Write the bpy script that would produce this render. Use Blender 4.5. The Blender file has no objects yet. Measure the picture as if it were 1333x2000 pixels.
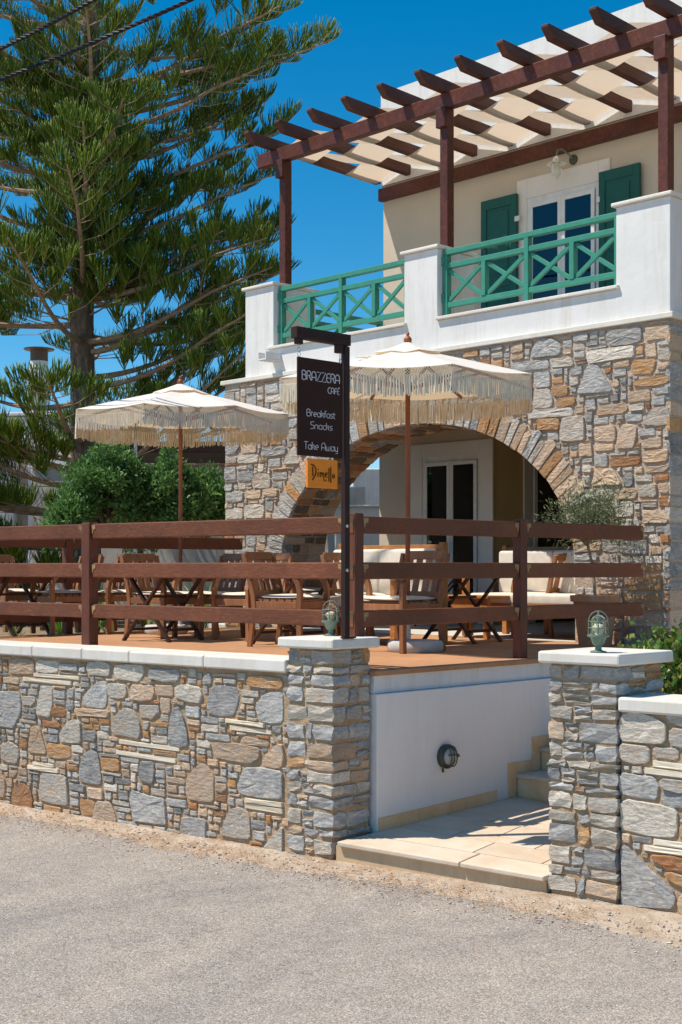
import bpy, math, random
import numpy as np
from mathutils import Vector, Matrix

# ------------------------------------------------------------------ camera, sky, sun, exposure
scn = bpy.context.scene
COL = scn.collection
H = 2.02                                   # eye height above the road
cd = bpy.data.cameras.new('camera'); cam = bpy.data.objects.new('camera', cd); COL.objects.link(cam)
cd.sensor_fit = 'HORIZONTAL'; cd.sensor_width = 36; cd.lens = 2649/1333*36
cd.shift_y = 108/1333; cd.clip_end = 3000
cam.location = (0, 0, H); cam.rotation_euler = (math.radians(90), 0, math.radians(45.9))
scn.camera = cam
L = Vector((.37, .44, -1)).normalized()    # direction the sunlight travels
SUN_EL = math.asin(-L.z); SUN_AZ = math.atan2(-L.x, -L.y)   # azimuth from +Y towards +X
w = bpy.data.worlds.new('World'); scn.world = w; w.use_nodes = True
nt = w.node_tree; bg = nt.nodes['Background']
sky = nt.nodes.new('ShaderNodeTexSky'); sky.sky_type = 'NISHITA'; sky.sun_disc = False
sky.sun_elevation = SUN_EL; sky.sun_rotation = SUN_AZ
sky.altitude = 1500; sky.air_density = 1.0; sky.dust_density = 0.0; sky.ozone_density = 3.2
hs = nt.nodes.new('ShaderNodeHueSaturation'); hs.inputs['Saturation'].default_value = 1.43; hs.inputs['Hue'].default_value = .488
nt.links.new(sky.outputs[0], hs.inputs['Color']); nt.links.new(hs.outputs[0], bg.inputs['Color'])
bg.inputs['Strength'].default_value = 0.112
sd = bpy.data.lights.new('sun', 'SUN'); so = bpy.data.objects.new('sun', sd); COL.objects.link(so)
sd.energy = 4.5; sd.angle = math.radians(.5); sd.color = (1, .915, .79)
so.rotation_euler = L.to_track_quat('-Z', 'Y').to_euler(); so.location = (-8, -8, 20)
scn.view_settings.view_transform = 'Standard'; scn.view_settings.look = 'None'
scn.view_settings.gamma = 1; scn.view_settings.use_curve_mapping = False
scn.view_settings.exposure = 0.32

# ------------------------------------------------------------------ helpers
F = 2649.; CX = 667.; HY = 1108.
_a = math.radians(45.9)
DV = (-math.sin(_a), math.cos(_a)); RV = (math.cos(_a), math.sin(_a))
def ray(px):
    k = (px-CX)/F
    return (DV[0]+k*RV[0], DV[1]+k*RV[1])
def at_depth(px, py, D):
    r = ray(px); return Vector((r[0]*D, r[1]*D, H-(py-HY)*D/F))
def on_z(px, py, z):
    return at_depth(px, py, (H-z)*F/(py-HY))
def on_y(px, py, Y):
    return at_depth(px, py, Y/ray(px)[1])
def on_line(px, py, P, u):                 # vertical plane through P (2d) along u (2d): returns s, z
    r = ray(px)
    den = u[0]*r[1]-u[1]*r[0]
    s = (P[1]*r[0]-P[0]*r[1])/den
    x = P[0]+s*u[0]; y = P[1]+s*u[1]
    D = x*DV[0]+y*DV[1]
    return s, H-(py-HY)*D/F

def tag(o, label=None, cat=None, group=None, kind=None):
    if label: o['label'] = label
    if cat: o['category'] = cat
    if group: o['group'] = group
    if kind: o['kind'] = kind
    return o
def empty(name, loc=(0, 0, 0), rz=0, label=None, cat=None, group=None):
    o = bpy.data.objects.new(name, None); COL.objects.link(o)
    o.location = loc; o.rotation_euler = (0, 0, rz); o.empty_display_size = .2
    return tag(o, label, cat, group)
def copy_tree(o, parent=None):
    c = o.copy(); COL.objects.link(c)
    if parent is not None: c.parent = parent
    for ch in list(o.children): copy_tree(ch, c)
    return c

class MB:
    def __init__(s): s.v = []; s.f = []; s.sm = False
    def add(s, vs, fs):
        n = len(s.v); s.v += [tuple(v) for v in vs]; s.f += [tuple(i+n for i in f) for f in fs]; return s
    def box(s, x0, x1, y0, y1, z0, z1, M=None):
        vs = [Vector((x, y, z)) for z in (z0, z1) for y in (y0, y1) for x in (x0, x1)]
        if M is not None: vs = [M @ v for v in vs]
        return s.add(vs, [(0, 2, 3, 1), (4, 5, 7, 6), (0, 1, 5, 4), (1, 3, 7, 5), (3, 2, 6, 7), (2, 0, 4, 6)])
    def bar(s, p0, p1, w, h, up=(0, 0, 1)):   # square bar, w across, h along up
        p0 = Vector(p0); p1 = Vector(p1); d = (p1-p0).normalized(); up = Vector(up)
        sx = d.cross(up)
        if sx.length < 1e-4: sx = d.cross(Vector((1, 0, 0)))
        sx.normalize(); uz = sx.cross(d).normalized()
        vs = []
        for p in (p0, p1):
            for a, b in ((-1, -1), (1, -1), (1, 1), (-1, 1)):
                vs.append(p+sx*a*w/2+uz*b*h/2)
        return s.add(vs, [(0, 1, 2, 3), (7, 6, 5, 4), (0, 4, 5, 1), (1, 5, 6, 2), (2, 6, 7, 3), (3, 7, 4, 0)])
    def path_bar(s, pts, w, h, side):         # swept rectangle along pts; side = constant width axis
        side = Vector(side).normalized(); pts = [Vector(p) for p in pts]; n = len(s.v); vs = []
        for i, p in enumerate(pts):
            d = (pts[min(i+1, len(pts)-1)]-pts[max(i-1, 0)]).normalized(); nn = side.cross(d).normalized()
            for a, b in ((-1, -1), (1, -1), (1, 1), (-1, 1)): vs.append(p+side*a*w/2+nn*b*h/2)
        fs = [(0, 1, 2, 3)]
        for i in range(len(pts)-1):
            o = i*4
            for k in range(4): fs.append((o+k, o+4+k, o+4+(k+1) % 4, o+(k+1) % 4))
        e = (len(pts)-1)*4; fs.append((e+3, e+2, e+1, e))
        return s.add(vs, fs)
    def tube(s, pts, r, n=8, cap=True, r1=None, closed=False):
        pts = [Vector(p) for p in pts]; m = len(pts); vs = []; prev = None
        for i, p in enumerate(pts):
            if closed: d = pts[(i+1) % m]-pts[i-1]
            else: d = pts[min(i+1, m-1)]-pts[max(i-1, 0)]
            d = d.normalized() if d.length > 0 else Vector((0, 0, 1))
            if prev is None:
                a = Vector((0, 0, 1)) if abs(d.z) < .9 else Vector((1, 0, 0))
                e1 = d.cross(a).normalized()
            else:
                e1 = (prev-d*prev.dot(d)).normalized()
            prev = e1; e2 = d.cross(e1)
            rr = r[i] if isinstance(r, (list, tuple)) else (r if r1 is None else r+(r1-r)*i/(m-1))
            for k in range(n):
                t = 2*math.pi*k/n; vs.append(p+e1*math.cos(t)*rr+e2*math.sin(t)*rr)
        fs = []
        for i in range(m if closed else m-1):
            j = (i+1) % m
            for k in range(n): fs.append((i*n+k, i*n+(k+1) % n, j*n+(k+1) % n, j*n+k))
        if cap and not closed:
            fs.append(tuple(range(n))[::-1]); fs.append(tuple((m-1)*n+k for k in range(n)))
        return s.add(vs, fs)
    def lathe(s, prof, c=(0, 0, 0), n=24, axis=None):
        vs = []; c = Vector(c)
        R = Vector((0, 0, 1)).rotation_difference(Vector(axis)).to_matrix() if axis else Matrix.Identity(3)
        for r, z in prof:
            for k in range(n):
                t = 2*math.pi*k/n; vs.append(c+R @ Vector((r*math.cos(t), r*math.sin(t), z)))
        fs = []
        for i in range(len(prof)-1):
            for k in range(n): fs.append((i*n+k, i*n+(k+1) % n, (i+1)*n+(k+1) % n, (i+1)*n+k))
        if prof[0][0] > 1e-4: fs.append(tuple(range(n))[::-1])
        if prof[-1][0] > 1e-4: fs.append(tuple((len(prof)-1)*n+k for k in range(n)))
        return s.add(vs, fs)
    def poly_prism(s, pts, z0, z1):
        n = len(pts); vs = [(p[0], p[1], z0) for p in pts]+[(p[0], p[1], z1) for p in pts]
        fs = [tuple(range(n))[::-1], tuple(range(n, 2*n))]+[(i, (i+1) % n, n+(i+1) % n, n+i) for i in range(n)]
        return s.add(vs, fs)
    def build(s, name, m, parent=None, bevel=0, smooth=False, local=False, kind=None, label=None):
        """world coordinates unless local; parent's location is subtracted (parent unrotated)"""
        off = Vector((0, 0, 0))
        if parent is not None and not local:
            p = parent
            while p is not None: off += Vector(p.location); p = p.parent
        me = bpy.data.meshes.new(name)
        me.from_pydata([(v[0]-off.x, v[1]-off.y, v[2]-off.z) for v in s.v], [], s.f)
        me.materials.append(m); me.validate()
        if smooth:
            me.polygons.foreach_set('use_smooth', [True]*len(me.polygons))
        o = bpy.data.objects.new(name, me); COL.objects.link(o)
        if parent is not None: o.parent = parent
        if bevel:
            b = o.modifiers.new('bevel', 'BEVEL'); b.width = bevel; b.segments = 2; b.limit_method = 'ANGLE'
            b.harden_normals = False
        if smooth:
            try:
                me.set_sharp_from_angle(angle=math.radians(40))
            except Exception: pass
        if kind: o['kind'] = kind
        if label: o['label'] = label
        return o

def np_mesh(name, V, Fa, m, parent=None, kind=None, smooth=False, nper=None):
    """V (n,3) world coords, Fa (m,k) ints of constant k"""
    off = np.zeros(3)
    if parent is not None:
        p = parent
        while p is not None: off += np.array(p.location); p = p.parent
    me = bpy.data.meshes.new(name); V = np.asarray(V, dtype=np.float32)-off.astype(np.float32)
    k = Fa.shape[1]; nf = len(Fa)
    me.vertices.add(len(V)); me.vertices.foreach_set('co', V.ravel())
    me.loops.add(nf*k); me.loops.foreach_set('vertex_index', Fa.astype(np.int32).ravel())
    me.polygons.add(nf); me.polygons.foreach_set('loop_start', np.arange(0, nf*k, k, dtype=np.int32))
    me.polygons.foreach_set('loop_total', np.full(nf, k, dtype=np.int32))
    if smooth: me.polygons.foreach_set('use_smooth', np.ones(nf, dtype=bool))
    me.materials.append(m); me.update(calc_edges=True); me.validate()
    o = bpy.data.objects.new(name, me); COL.objects.link(o)
    if parent is not None: o.parent = parent
    if kind: o['kind'] = kind
    return o

# ------------------------------------------------------------------ materials
MT = {}
def new_mat(name, rough=.7, spec=.3):
    m = bpy.data.materials.new(name); m.use_nodes = True
    t = m.node_tree; b = t.nodes['Principled BSDF']
    b.inputs['Roughness'].default_value = rough; b.inputs['Specular IOR Level'].default_value = spec
    MT[name] = m
    return m, t, b
def N(t, ty, **kw):
    n = t.nodes.new(ty)
    for k, v in kw.items(): setattr(n, k, v)
    return n
def pos(t, scale=(1, 1, 1), use_obj=False, rnd=0):
    g = N(t, 'ShaderNodeNewGeometry'); mp = N(t, 'ShaderNodeMapping'); mp.inputs['Scale'].default_value = scale
    if use_obj:
        tc = N(t, 'ShaderNodeTexCoord'); src = tc.outputs['Object']
    else: src = g.outputs['Position']
    if rnd:
        oi = N(t, 'ShaderNodeObjectInfo'); va = N(t, 'ShaderNodeVectorMath', operation='ADD')
        mu = N(t, 'ShaderNodeVectorMath', operation='SCALE'); mu.inputs['Scale'].default_value = rnd
        cb = N(t, 'ShaderNodeCombineXYZ')
        for i in range(3): t.links.new(oi.outputs['Random'], cb.inputs[i])
        t.links.new(cb.outputs[0], mu.inputs[0]); t.links.new(mu.outputs[0], va.inputs[0]); t.links.new(src, va.inputs[1]); src = va.outputs[0]
    t.links.new(src, mp.inputs['Vector']); return mp.outputs[0]
def noise(t, vec, scale, detail=6, rough=.6, dist=0):
    n = N(t, 'ShaderNodeTexNoise'); n.inputs['Scale'].default_value = scale; n.inputs['Detail'].default_value = detail
    n.inputs['Roughness'].default_value = rough; n.inputs['Distortion'].default_value = dist
    if vec is not None: t.links.new(vec, n.inputs['Vector'])
    return n.outputs['Fac']
def ramp(t, fac, stops, interp='LINEAR'):
    r = N(t, 'ShaderNodeValToRGB'); e = r.color_ramp.elements; r.color_ramp.interpolation = interp
    while len(e) < len(stops): e.new(.5)
    for i, (p, c) in enumerate(stops):
        e[i].position = p; e[i].color = (*c, 1) if len(c) == 3 else c
    t.links.new(fac, r.inputs[0]); return r.outputs[0]
def mix(t, fac, a, b, mode='MIX'):
    m = N(t, 'ShaderNodeMix', data_type='RGBA', blend_type=mode)
    if isinstance(fac, (int, float)): m.inputs[0].default_value = fac
    else: t.links.new(fac, m.inputs[0])
    for s, v in ((6, a), (7, b)):
        if isinstance(v, tuple): m.inputs[s].default_value = (*v, 1)
        else: t.links.new(v, m.inputs[s])
    return m.outputs[2]
def bump(t, b, h, strength, dist, prev=None):
    n = N(t, 'ShaderNodeBump'); n.inputs['Strength'].default_value = strength; n.inputs['Distance'].default_value = dist
    t.links.new(h, n.inputs['Height'])
    if prev is not None: t.links.new(prev, n.inputs['Normal'])
    t.links.new(n.outputs[0], b.inputs['Normal']); return n.outputs[0]
def g(v): return (v, v, v)

def stone_mat(name, base, alt, streak, amt=.5):
    m, t, b = new_mat(name, .85, .25)
    v = pos(t, (1, 1, 1), rnd=37.)
    n1 = noise(t, v, 7, 5, .6, .4); c = ramp(t, n1, [(.36, base), (.64, alt)])
    v2 = pos(t, (1, 1, 2.6), rnd=11.)
    n2 = noise(t, v2, 9, 8, .7, 1.2); f2 = ramp(t, n2, [(.46, g(0)), (.62, g(min(.95, amt*1.35)))])
    c = mix(t, f2, c, streak)
    ns = noise(t, pos(t), 11, 8, .75, .5); fs_ = ramp(t, ns, [(.54, g(0)), (.66, g(.42))]); c = mix(t, fs_, c, (.56, .42, .28))
    nv = noise(t, pos(t, (1, 1, 1.6), rnd=21.), 26, 5, .7, 2.); fv = ramp(t, nv, [(.485, g(0)), (.5, g(.5)), (.515, g(0))]); c = mix(t, fv, c, (.13, .12, .115))
    n3 = noise(t, pos(t, (1, 1, 3)), 45, 8, .75); f3 = ramp(t, n3, [(.3, g(.60)), (.68, g(1.22))])
    c = mix(t, 1., c, f3, 'MULTIPLY')
    oi = N(t, 'ShaderNodeObjectInfo'); fr = ramp(t, oi.outputs['Random'], [(0, (.90, .87, .83)), (1, (1.30, 1.26, 1.20))])
    c = mix(t, 1., c, fr, 'MULTIPLY')
    t.links.new(c, b.inputs['Base Color'])
    p = bump(t, b, n3, .65, .016)
    vv = N(t, 'ShaderNodeTexVoronoi', feature='F1'); vv.inputs['Scale'].default_value = 16
    t.links.new(pos(t, (1, 1, 2.8), rnd=5.), vv.inputs['Vector'])
    bump(t, b, vv.outputs['Distance'], .3, .02, p)
    return m
stone_mat('stone_bluegrey', (.30, .31, .325), (.45, .45, .445), (.56, .56, .55), .6)
stone_mat('stone_slate', (.20, .207, .22), (.31, .315, .32), (.44, .45, .45), .6)
stone_mat('stone_shade_brown', (.16, .105, .065), (.24, .17, .11), (.12, .11, .10), .6)
stone_mat('stone_grey', (.42, .42, .41), (.52, .50, .46), (.50, .36, .24), .5)
stone_mat('stone_pale', (.58, .55, .50), (.66, .62, .55), (.46, .40, .33), .5)
stone_mat('stone_tan', (.52, .35, .22), (.60, .45, .32), (.40, .385, .37), .6)
stone_mat('stone_ochre', (.50, .25, .095), (.56, .34, .17), (.38, .33, .27), .45)
stone_mat('stone_rust', (.42, .17, .07), (.46, .26, .13), (.30, .19, .14), .5)
stone_mat('stone_pink', (.60, .45, .33), (.62, .52, .42), (.50, .34, .22), .4)
stone_mat('stone_white', (.74, .70, .63), (.80, .76, .70), (.62, .52, .40), .3)
stone_mat('marble_strip_rough', (.72, .62, .47), (.80, .74, .62), (.66, .52, .36), .4)
PAL_WALL = [('stone_bluegrey', 20), ('stone_slate', 9), ('stone_grey', 11), ('stone_pale', 9), ('stone_tan', 20), ('stone_ochre', 14), ('stone_rust', 6), ('stone_pink', 10)]
PAL_PILLAR = [('stone_bluegrey', 44), ('stone_slate', 12), ('stone_grey', 20), ('stone_pale', 9), ('stone_tan', 7), ('stone_ochre', 4)]
PAL_BUILD = [('stone_bluegrey', 28), ('stone_slate', 8), ('stone_grey', 18), ('stone_pale', 9), ('stone_tan', 12), ('stone_ochre', 10), ('stone_rust', 4), ('stone_pink', 12)]
PAL_ARCH = [('stone_bluegrey', 38), ('stone_grey', 20), ('stone_tan', 12), ('stone_pink', 16), ('stone_ochre', 6)]
PAL_UNDER = [('stone_ochre', 30), ('stone_tan', 14), ('stone_shade_brown', 40), ('stone_rust', 8), ('stone_slate', 12)]  # arch underside: shade and warm ground bounce put into browner, darker stone colours
def pick(rng, pal):
    s = sum(p[1] for p in pal); r = rng.random()*s
    for n, wgt in pal:
        r -= wgt
        if r <= 0: return MT[n]
    return MT[pal[0][0]]

def mortar_mat(name, c1, c2):
    m, t, b = new_mat(name, .95, .1)
    n1 = noise(t, pos(t), 5, 6, .7); c = ramp(t, n1, [(.35, c1), (.65, c2)])
    n2 = noise(t, pos(t), 70, 8, .8); f = ramp(t, n2, [(.3, g(.7)), (.7, g(1.15))])
    c = mix(t, 1., c, f, 'MULTIPLY'); t.links.new(c, b.inputs['Base Color'])
    p = bump(t, b, n2, .8, .02); bump(t, b, noise(t, pos(t), 14, 4, .6), .6, .05, p)
    return m
mortar_mat('mortar_sand', (.52, .35, .21), (.64, .47, .31)); mortar_mat('mortar_pale', (.58, .44, .33), (.68, .55, .44))

def plaster(name, c1, c2, rough=.9, bs=.25, stain=None):
    m, t, b = new_mat(name, rough, .2)
    n1 = noise(t, pos(t), 1.7, 6, .65); c = ramp(t, n1, [(.35, c1), (.65, c2)])
    if stain:
        n = noise(t, pos(t, (3, 3, .35)), 3, 8, .72, .3); f = ramp(t, n, [(.48, g(0)), (.72, g(.8))]); c = mix(t, f, c, stain)
    t.links.new(c, b.inputs['Base Color'])
    p = bump(t, b, noise(t, pos(t), 120, 5, .7), bs, .004); bump(t, b, noise(t, pos(t), 6, 4, .5), .25, .02, p)
    return m
plaster('plaster_white', (.70, .695, .685), (.755, .75, .735), stain=(.60, .57, .52))
plaster('plaster_shade_wall', (.82, .775, .73), (.85, .805, .76), stain=(.77, .73, .69))  # white plaster lightened and warmed, bounce light put into the colour
plaster('plaster_beige', (.56, .485, .39), (.60, .52, .425))
plaster('plaster_ochre', (.62, .46, .22), (.66, .50, .25))
plaster('plaster_grey', (.48, .46, .43), (.55, .53, .49), stain=(.36, .34, .32))
plaster('coping_marble', (.68, .645, .58), (.77, .735, .67), .55, .35, (.64, .57, .47))
plaster('marble_strip', (.72, .62, .47), (.80, .73, .60), .6, .3, (.62, .48, .30))
plaster('landing_riser', (.58, .41, .24), (.66, .49, .31), .9, .4, (.50, .36, .22))
plaster('deck_paint', (.42, .215, .11), (.50, .27, .145), .8, .25, (.34, .19, .11))
plaster('tile_floor', (.60, .56, .48), (.66, .62, .54), .6, .2)
plaster('granite', (.50, .48, .45), (.62, .60, .57), .9, 1.)
plaster('terracotta', (.48, .22, .11), (.55, .28, .15), .85, .4, (.55, .40, .30))
plaster('garden_soil', (.20, .14, .09), (.28, .20, .13), .95, 1.)
plaster('bounce_ground', (.52, .43, .33), (.60, .51, .40), .95, 1.)
plaster('hill_scrub', (.16, .12, .08), (.26, .20, .13), .95, 1.)
plaster('trim_white', (.70, .67, .63), (.74, .71, .68), .6, .1)

def wood(name, dark, light, rough=.5, scale=(1, 1, 1), wear=None, wearamt=.5):
    m, t, b = new_mat(name, rough, .35)
    v = pos(t, scale, use_obj=True, rnd=9.)
    n1 = noise(t, v, 6, 9, .75, .8); c = ramp(t, n1, [(.32, tuple(q*.72 for q in dark)), (.5, dark), (.68, light)])
    n2 = noise(t, pos(t, (1, 1, 1), rnd=3.), 2.2, 4, .6); f = ramp(t, n2, [(.3, g(.75)), (.7, g(1.2))]); c = mix(t, 1., c, f, 'MULTIPLY')
    oi = N(t, 'ShaderNodeObjectInfo'); fr = ramp(t, oi.outputs['Random'], [(0, g(.85)), (1, g(1.13))]); c = mix(t, 1., c, fr, 'MULTIPLY')
    if wear:
        nw = noise(t, pos(t, (1, 1, .4)), 17, 8, .75, .3); fw = ramp(t, nw, [(.66, g(0)), (.70, g(wearamt))]); c = mix(t, fw, c, wear)
    t.links.new(c, b.inputs['Base Color']); bump(t, b, n1, .5, .006)
    return m
wood('wood_fence_x', (.165, .052, .022), (.27, .098, .046), .55, (.6, 18, 18), (.10, .03, .02), .5)
wood('wood_fence_z', (.15, .045, .024), (.22, .075, .040), .55, (18, 18, .6), (.10, .03, .02), .5)
wood('wood_pergola', (.085, .023, .013), (.15, .043, .023), .45, (3, 3, 3), (.42, .25, .18), .6)
wood('wood_rafter', (.085, .032, .022), (.15, .062, .040), .6, (14, .5, 14), (.34, .24, .18), .4)
wood('wood_teak', (.30, .13, .055), (.44, .21, .10), .55, (12, 12, .8))
wood('wood_teak_slat', (.34, .16, .085), (.48, .25, .14), .6, (14, 14, .8))
wood('wood_table', (.060, .026, .016), (.11, .045, .026), .5, (8, 8, 1))
wood('wood_orange', (.42, .17, .045), (.55, .25, .075), .5, (1, 12, 12))
wood('wood_pole', (.30, .085, .03), (.38, .12, .045), .4, (14, 14, .6))
wood('bare_wood', (.36, .22, .10), (.48, .32, .16), .7, (8, 8, 8), (.12, .06, .03), .7)
wood('wood_black', (.012, .010, .010), (.03, .022, .02), .5)

def flat(name, c, rough=.5, spec=.4, metal=0, bs=0):
    m, t, b = new_mat(name, rough, spec)
    n = noise(t, pos(t), 9, 6, .6); f = ramp(t, n, [(.3, g(.88)), (.7, g(1.08))])
    cc = mix(t, 1., c, f, 'MULTIPLY'); t.links.new(cc, b.inputs['Base Color']); b.inputs['Metallic'].default_value = metal
    if bs: bump(t, b, noise(t, pos(t), 90, 5, .7), bs, .003)
    return m
flat('paint_green', (.045, .255, .18), .45, .4, 0, .15)
flat('paint_shutter', (.005, .088, .068), .45, .4)
flat('upvc_white', (.72, .72, .71), .35, .4)
flat('black_metal', (.035, .017, .014), .55, .2)
flat('sign_brown', (.034, .0105, .0065), .6, .2)
flat('sign_orange', (.85, .25, .012), .5, .3)
flat('letter_white', (.62, .60, .62), .5, .3)
flat('letter_brown', (.03, .008, .004), .6, .2)
flat('steel', (.55, .56, .57), .3, .5, .9)
flat('zinc', (.50, .53, .52), .45, .5, .5)
flat('lamp_green', (.15, .225, .17), .5, .4, .1, .5)
flat('lamp_bronze', (.085, .085, .065), .5, .4, .3, .6)
flat('lamp_bulb', (.80, .76, .55), .4, .4)
flat('cushion_cream', (.74, .67, .57), .9, .1, 0, .3)
flat('rope', (.82, .74, .60), .95, .05, 0, .4)
flat('cable_black', (.012, .013, .018), .6, .3)
flat('dark_room', (.006, .006, .006), .9, .1)  # near-black panels stand in for unlit rooms, shade put into the colour
flat('rusty_metal', (.16, .11, .08), .7, .3, .3, .5)
flat('curtain', (.50, .49, .47), .9, .1)

m, t, b = new_mat('glass_dark', .03, .5); b.inputs['Base Color'].default_value = (.006, .008, .010, 1); b.inputs['IOR'].default_value = 1.5
m, t, b = new_mat('glass_pane', .02, .5)
tr_ = N(t, 'ShaderNodeBsdfTransparent'); tr_.inputs['Color'].default_value = (.62, .66, .66, 1); gl_ = N(t, 'ShaderNodeBsdfGlossy'); gl_.inputs['Roughness'].default_value = .02
fz = N(t, 'ShaderNodeFresnel'); fz.inputs['IOR'].default_value = 1.7; ms = N(t, 'ShaderNodeMixShader')
t.links.new(fz.outputs[0], ms.inputs[0]); t.links.new(tr_.outputs[0], ms.inputs[1]); t.links.new(gl_.outputs[0], ms.inputs[2]); t.links.new(ms.outputs[0], t.nodes['Material Output'].inputs['Surface'])
m, t, b = new_mat('glass_clear', .02, .5); b.inputs['Transmission Weight'].default_value = 1.; b.inputs['Base Color'].default_value = (.92, .96, .95, 1); b.inputs['IOR'].default_value = 1.4
m, t, b = new_mat('lamp_opal', .35, .5); b.inputs['Transmission Weight'].default_value = .45; b.inputs['Base Color'].default_value = (.80, .78, .68, 1)

def cloth(name, c, tr, trc, rough=.9):
    m, t, b = new_mat(name, rough, .1)
    n = noise(t, pos(t), 3, 5, .6); f = ramp(t, n, [(.3, g(.93)), (.7, g(1.03))]); cc = mix(t, 1., c, f, 'MULTIPLY')
    t.links.new(cc, b.inputs['Base Color'])
    tl = N(t, 'ShaderNodeBsdfTranslucent'); tl.inputs['Color'].default_value = (*trc, 1)
    ms = N(t, 'ShaderNodeMixShader'); ms.inputs[0].default_value = tr
    t.links.new(b.outputs[0], ms.inputs[1]); t.links.new(tl.outputs[0], ms.inputs[2]); t.links.new(ms.outputs[0], t.nodes['Material Output'].inputs['Surface'])
    bump(t, b, noise(t, pos(t), 7, 4, .5), .35, .03)
    return m
cloth('canvas', (.86, .84, .80), .26, (.95, .72, .42))
cloth('sail', (.72, .62, .50), .40, (.84, .69, .54))

def leafm(name, c1, c2, c3, tr=.25, rough=.45, spec=.4):
    m, t, b = new_mat(name, rough, spec)
    ge = N(t, 'ShaderNodeNewGeometry'); c = ramp(t, ge.outputs['Random Per Island'], [(0, c1), (.55, c2), (1, c3)])
    t.links.new(c, b.inputs['Base Color'])
    tl = N(t, 'ShaderNodeBsdfTranslucent'); t.links.new(c, tl.inputs['Color'])
    ms = N(t, 'ShaderNodeMixShader'); ms.inputs[0].default_value = tr
    t.links.new(b.outputs[0], ms.inputs[1]); t.links.new(tl.outputs[0], ms.inputs[2]); t.links.new(ms.outputs[0], t.nodes['Material Output'].inputs['Surface'])
    return m
leafm('leaf_pine', (.07, .14, .016), (.16, .26, .026), (.33, .40, .05), .34, .5, .3)
leafm('leaf_dark', (.06, .14, .04), (.11, .23, .06), (.22, .38, .10), .3, .45, .35)
leafm('leaf_olive', (.09, .12, .05), (.16, .20, .09), (.30, .32, .18), .2, .5, .4)
leafm('leaf_bush', (.06, .14, .025), (.14, .27, .045), (.30, .24, .06), .25, .3, .5)
leafm('leaf_strap', (.08, .20, .03), (.16, .32, .05), (.25, .40, .08), .3, .4, .4)

m, t, b = new_mat('bark', .9, .1)
n1 = noise(t, pos(t, (1, 1, .35)), 12, 8, .7, .3); c = ramp(t, n1, [(.3, (.10, .07, .05)), (.55, (.20, .15, .115)), (.75, (.36, .30, .25))])
t.links.new(c, b.inputs['Base Color']); bump(t, b, n1, .8, .04)
m, t, b = new_mat('branch_bark', .85, .1)
n1 = noise(t, pos(t), 14, 6, .7); c = ramp(t, n1, [(.3, (.22, .15, .10)), (.7, (.45, .36, .27))])
t.links.new(c, b.inputs['Base Color']); bump(t, b, n1, .5, .01)

# asphalt of pale, pinkish and blue-grey chippings
m, t, b = new_mat('asphalt', .9, .15)
vo = N(t, 'ShaderNodeTexVoronoi', feature='F1'); vo.inputs['Scale'].default_value = 125; t.links.new(pos(t), vo.inputs['Vector'])
sp = N(t, 'ShaderNodeSeparateColor'); t.links.new(vo.outputs['Color'], sp.inputs[0])
c = ramp(t, sp.outputs[0], [(0, (.25, .235, .22)), (.18, (.36, .325, .295)), (.4, (.43, .385, .34)), (.62, (.50, .45, .40)), (.8, (.49, .39, .32)), (.92, (.68, .62, .55)), (1, (.37, .37, .39))])
edge = ramp(t, vo.outputs['Distance'], [(.28, g(1)), (.62, g(.64))]); c = mix(t, 1., c, edge, 'MULTIPLY')
big = ramp(t, noise(t, pos(t, (1, .35, 1)), .8, 7, .7, .6), [(.33, (.80, .80, .82)), (.5, (.97, .96, .95)), (.68, (1.12, 1.09, 1.04))]); c = mix(t, 1., c, big, 'MULTIPLY')
big = ramp(t, noise(t, pos(t), 5, 6, .7), [(.3, g(.88)), (.7, g(1.1))]); c = mix(t, 1., c, big, 'MULTIPLY')
ck = noise(t, pos(t), 1.1, 9, .62, 1.2); fk = ramp(t, ck, [(.496, g(1)), (.5, g(.62)), (.504, g(1))]); mk = ramp(t, noise(t, pos(t), .35, 2, .5), [(.5, g(0)), (.6, g(1))]); c = mix(t, mk, c, mix(t, 1., c, fk, 'MULTIPLY'))
t.links.new(c, b.inputs['Base Color'])
p = bump(t, b, edge, .5, .006); bump(t, b, noise(t, pos(t), 30, 5, .7), .4, .01, p)
# verge: dusty cement and dry needles
m, t, b = new_mat('verge_dirt', .95, .1)
c = ramp(t, noise(t, pos(t), 4, 8, .7, .6), [(.3, (.42, .29, .19)), (.5, (.58, .46, .35)), (.7, (.68, .58, .48))])
f = ramp(t, noise(t, pos(t), 60, 8, .8), [(.3, g(.7)), (.7, g(1.2))]); c = mix(t, 1., c, f, 'MULTIPLY')
f = ramp(t, noise(t, pos(t, (1, 1, 1)), 3.2, 8, .8, 1.5), [(.56, g(0)), (.66, g(.75))]); c = mix(t, f, c, (.36, .17, .07))
t.links.new(c, b.inputs['Base Color']); p = bump(t, b, noise(t, pos(t), 55, 8, .8), .8, .02); bump(t, b, noise(t, pos(t), 11, 5, .6), .6, .04, p)
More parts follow.
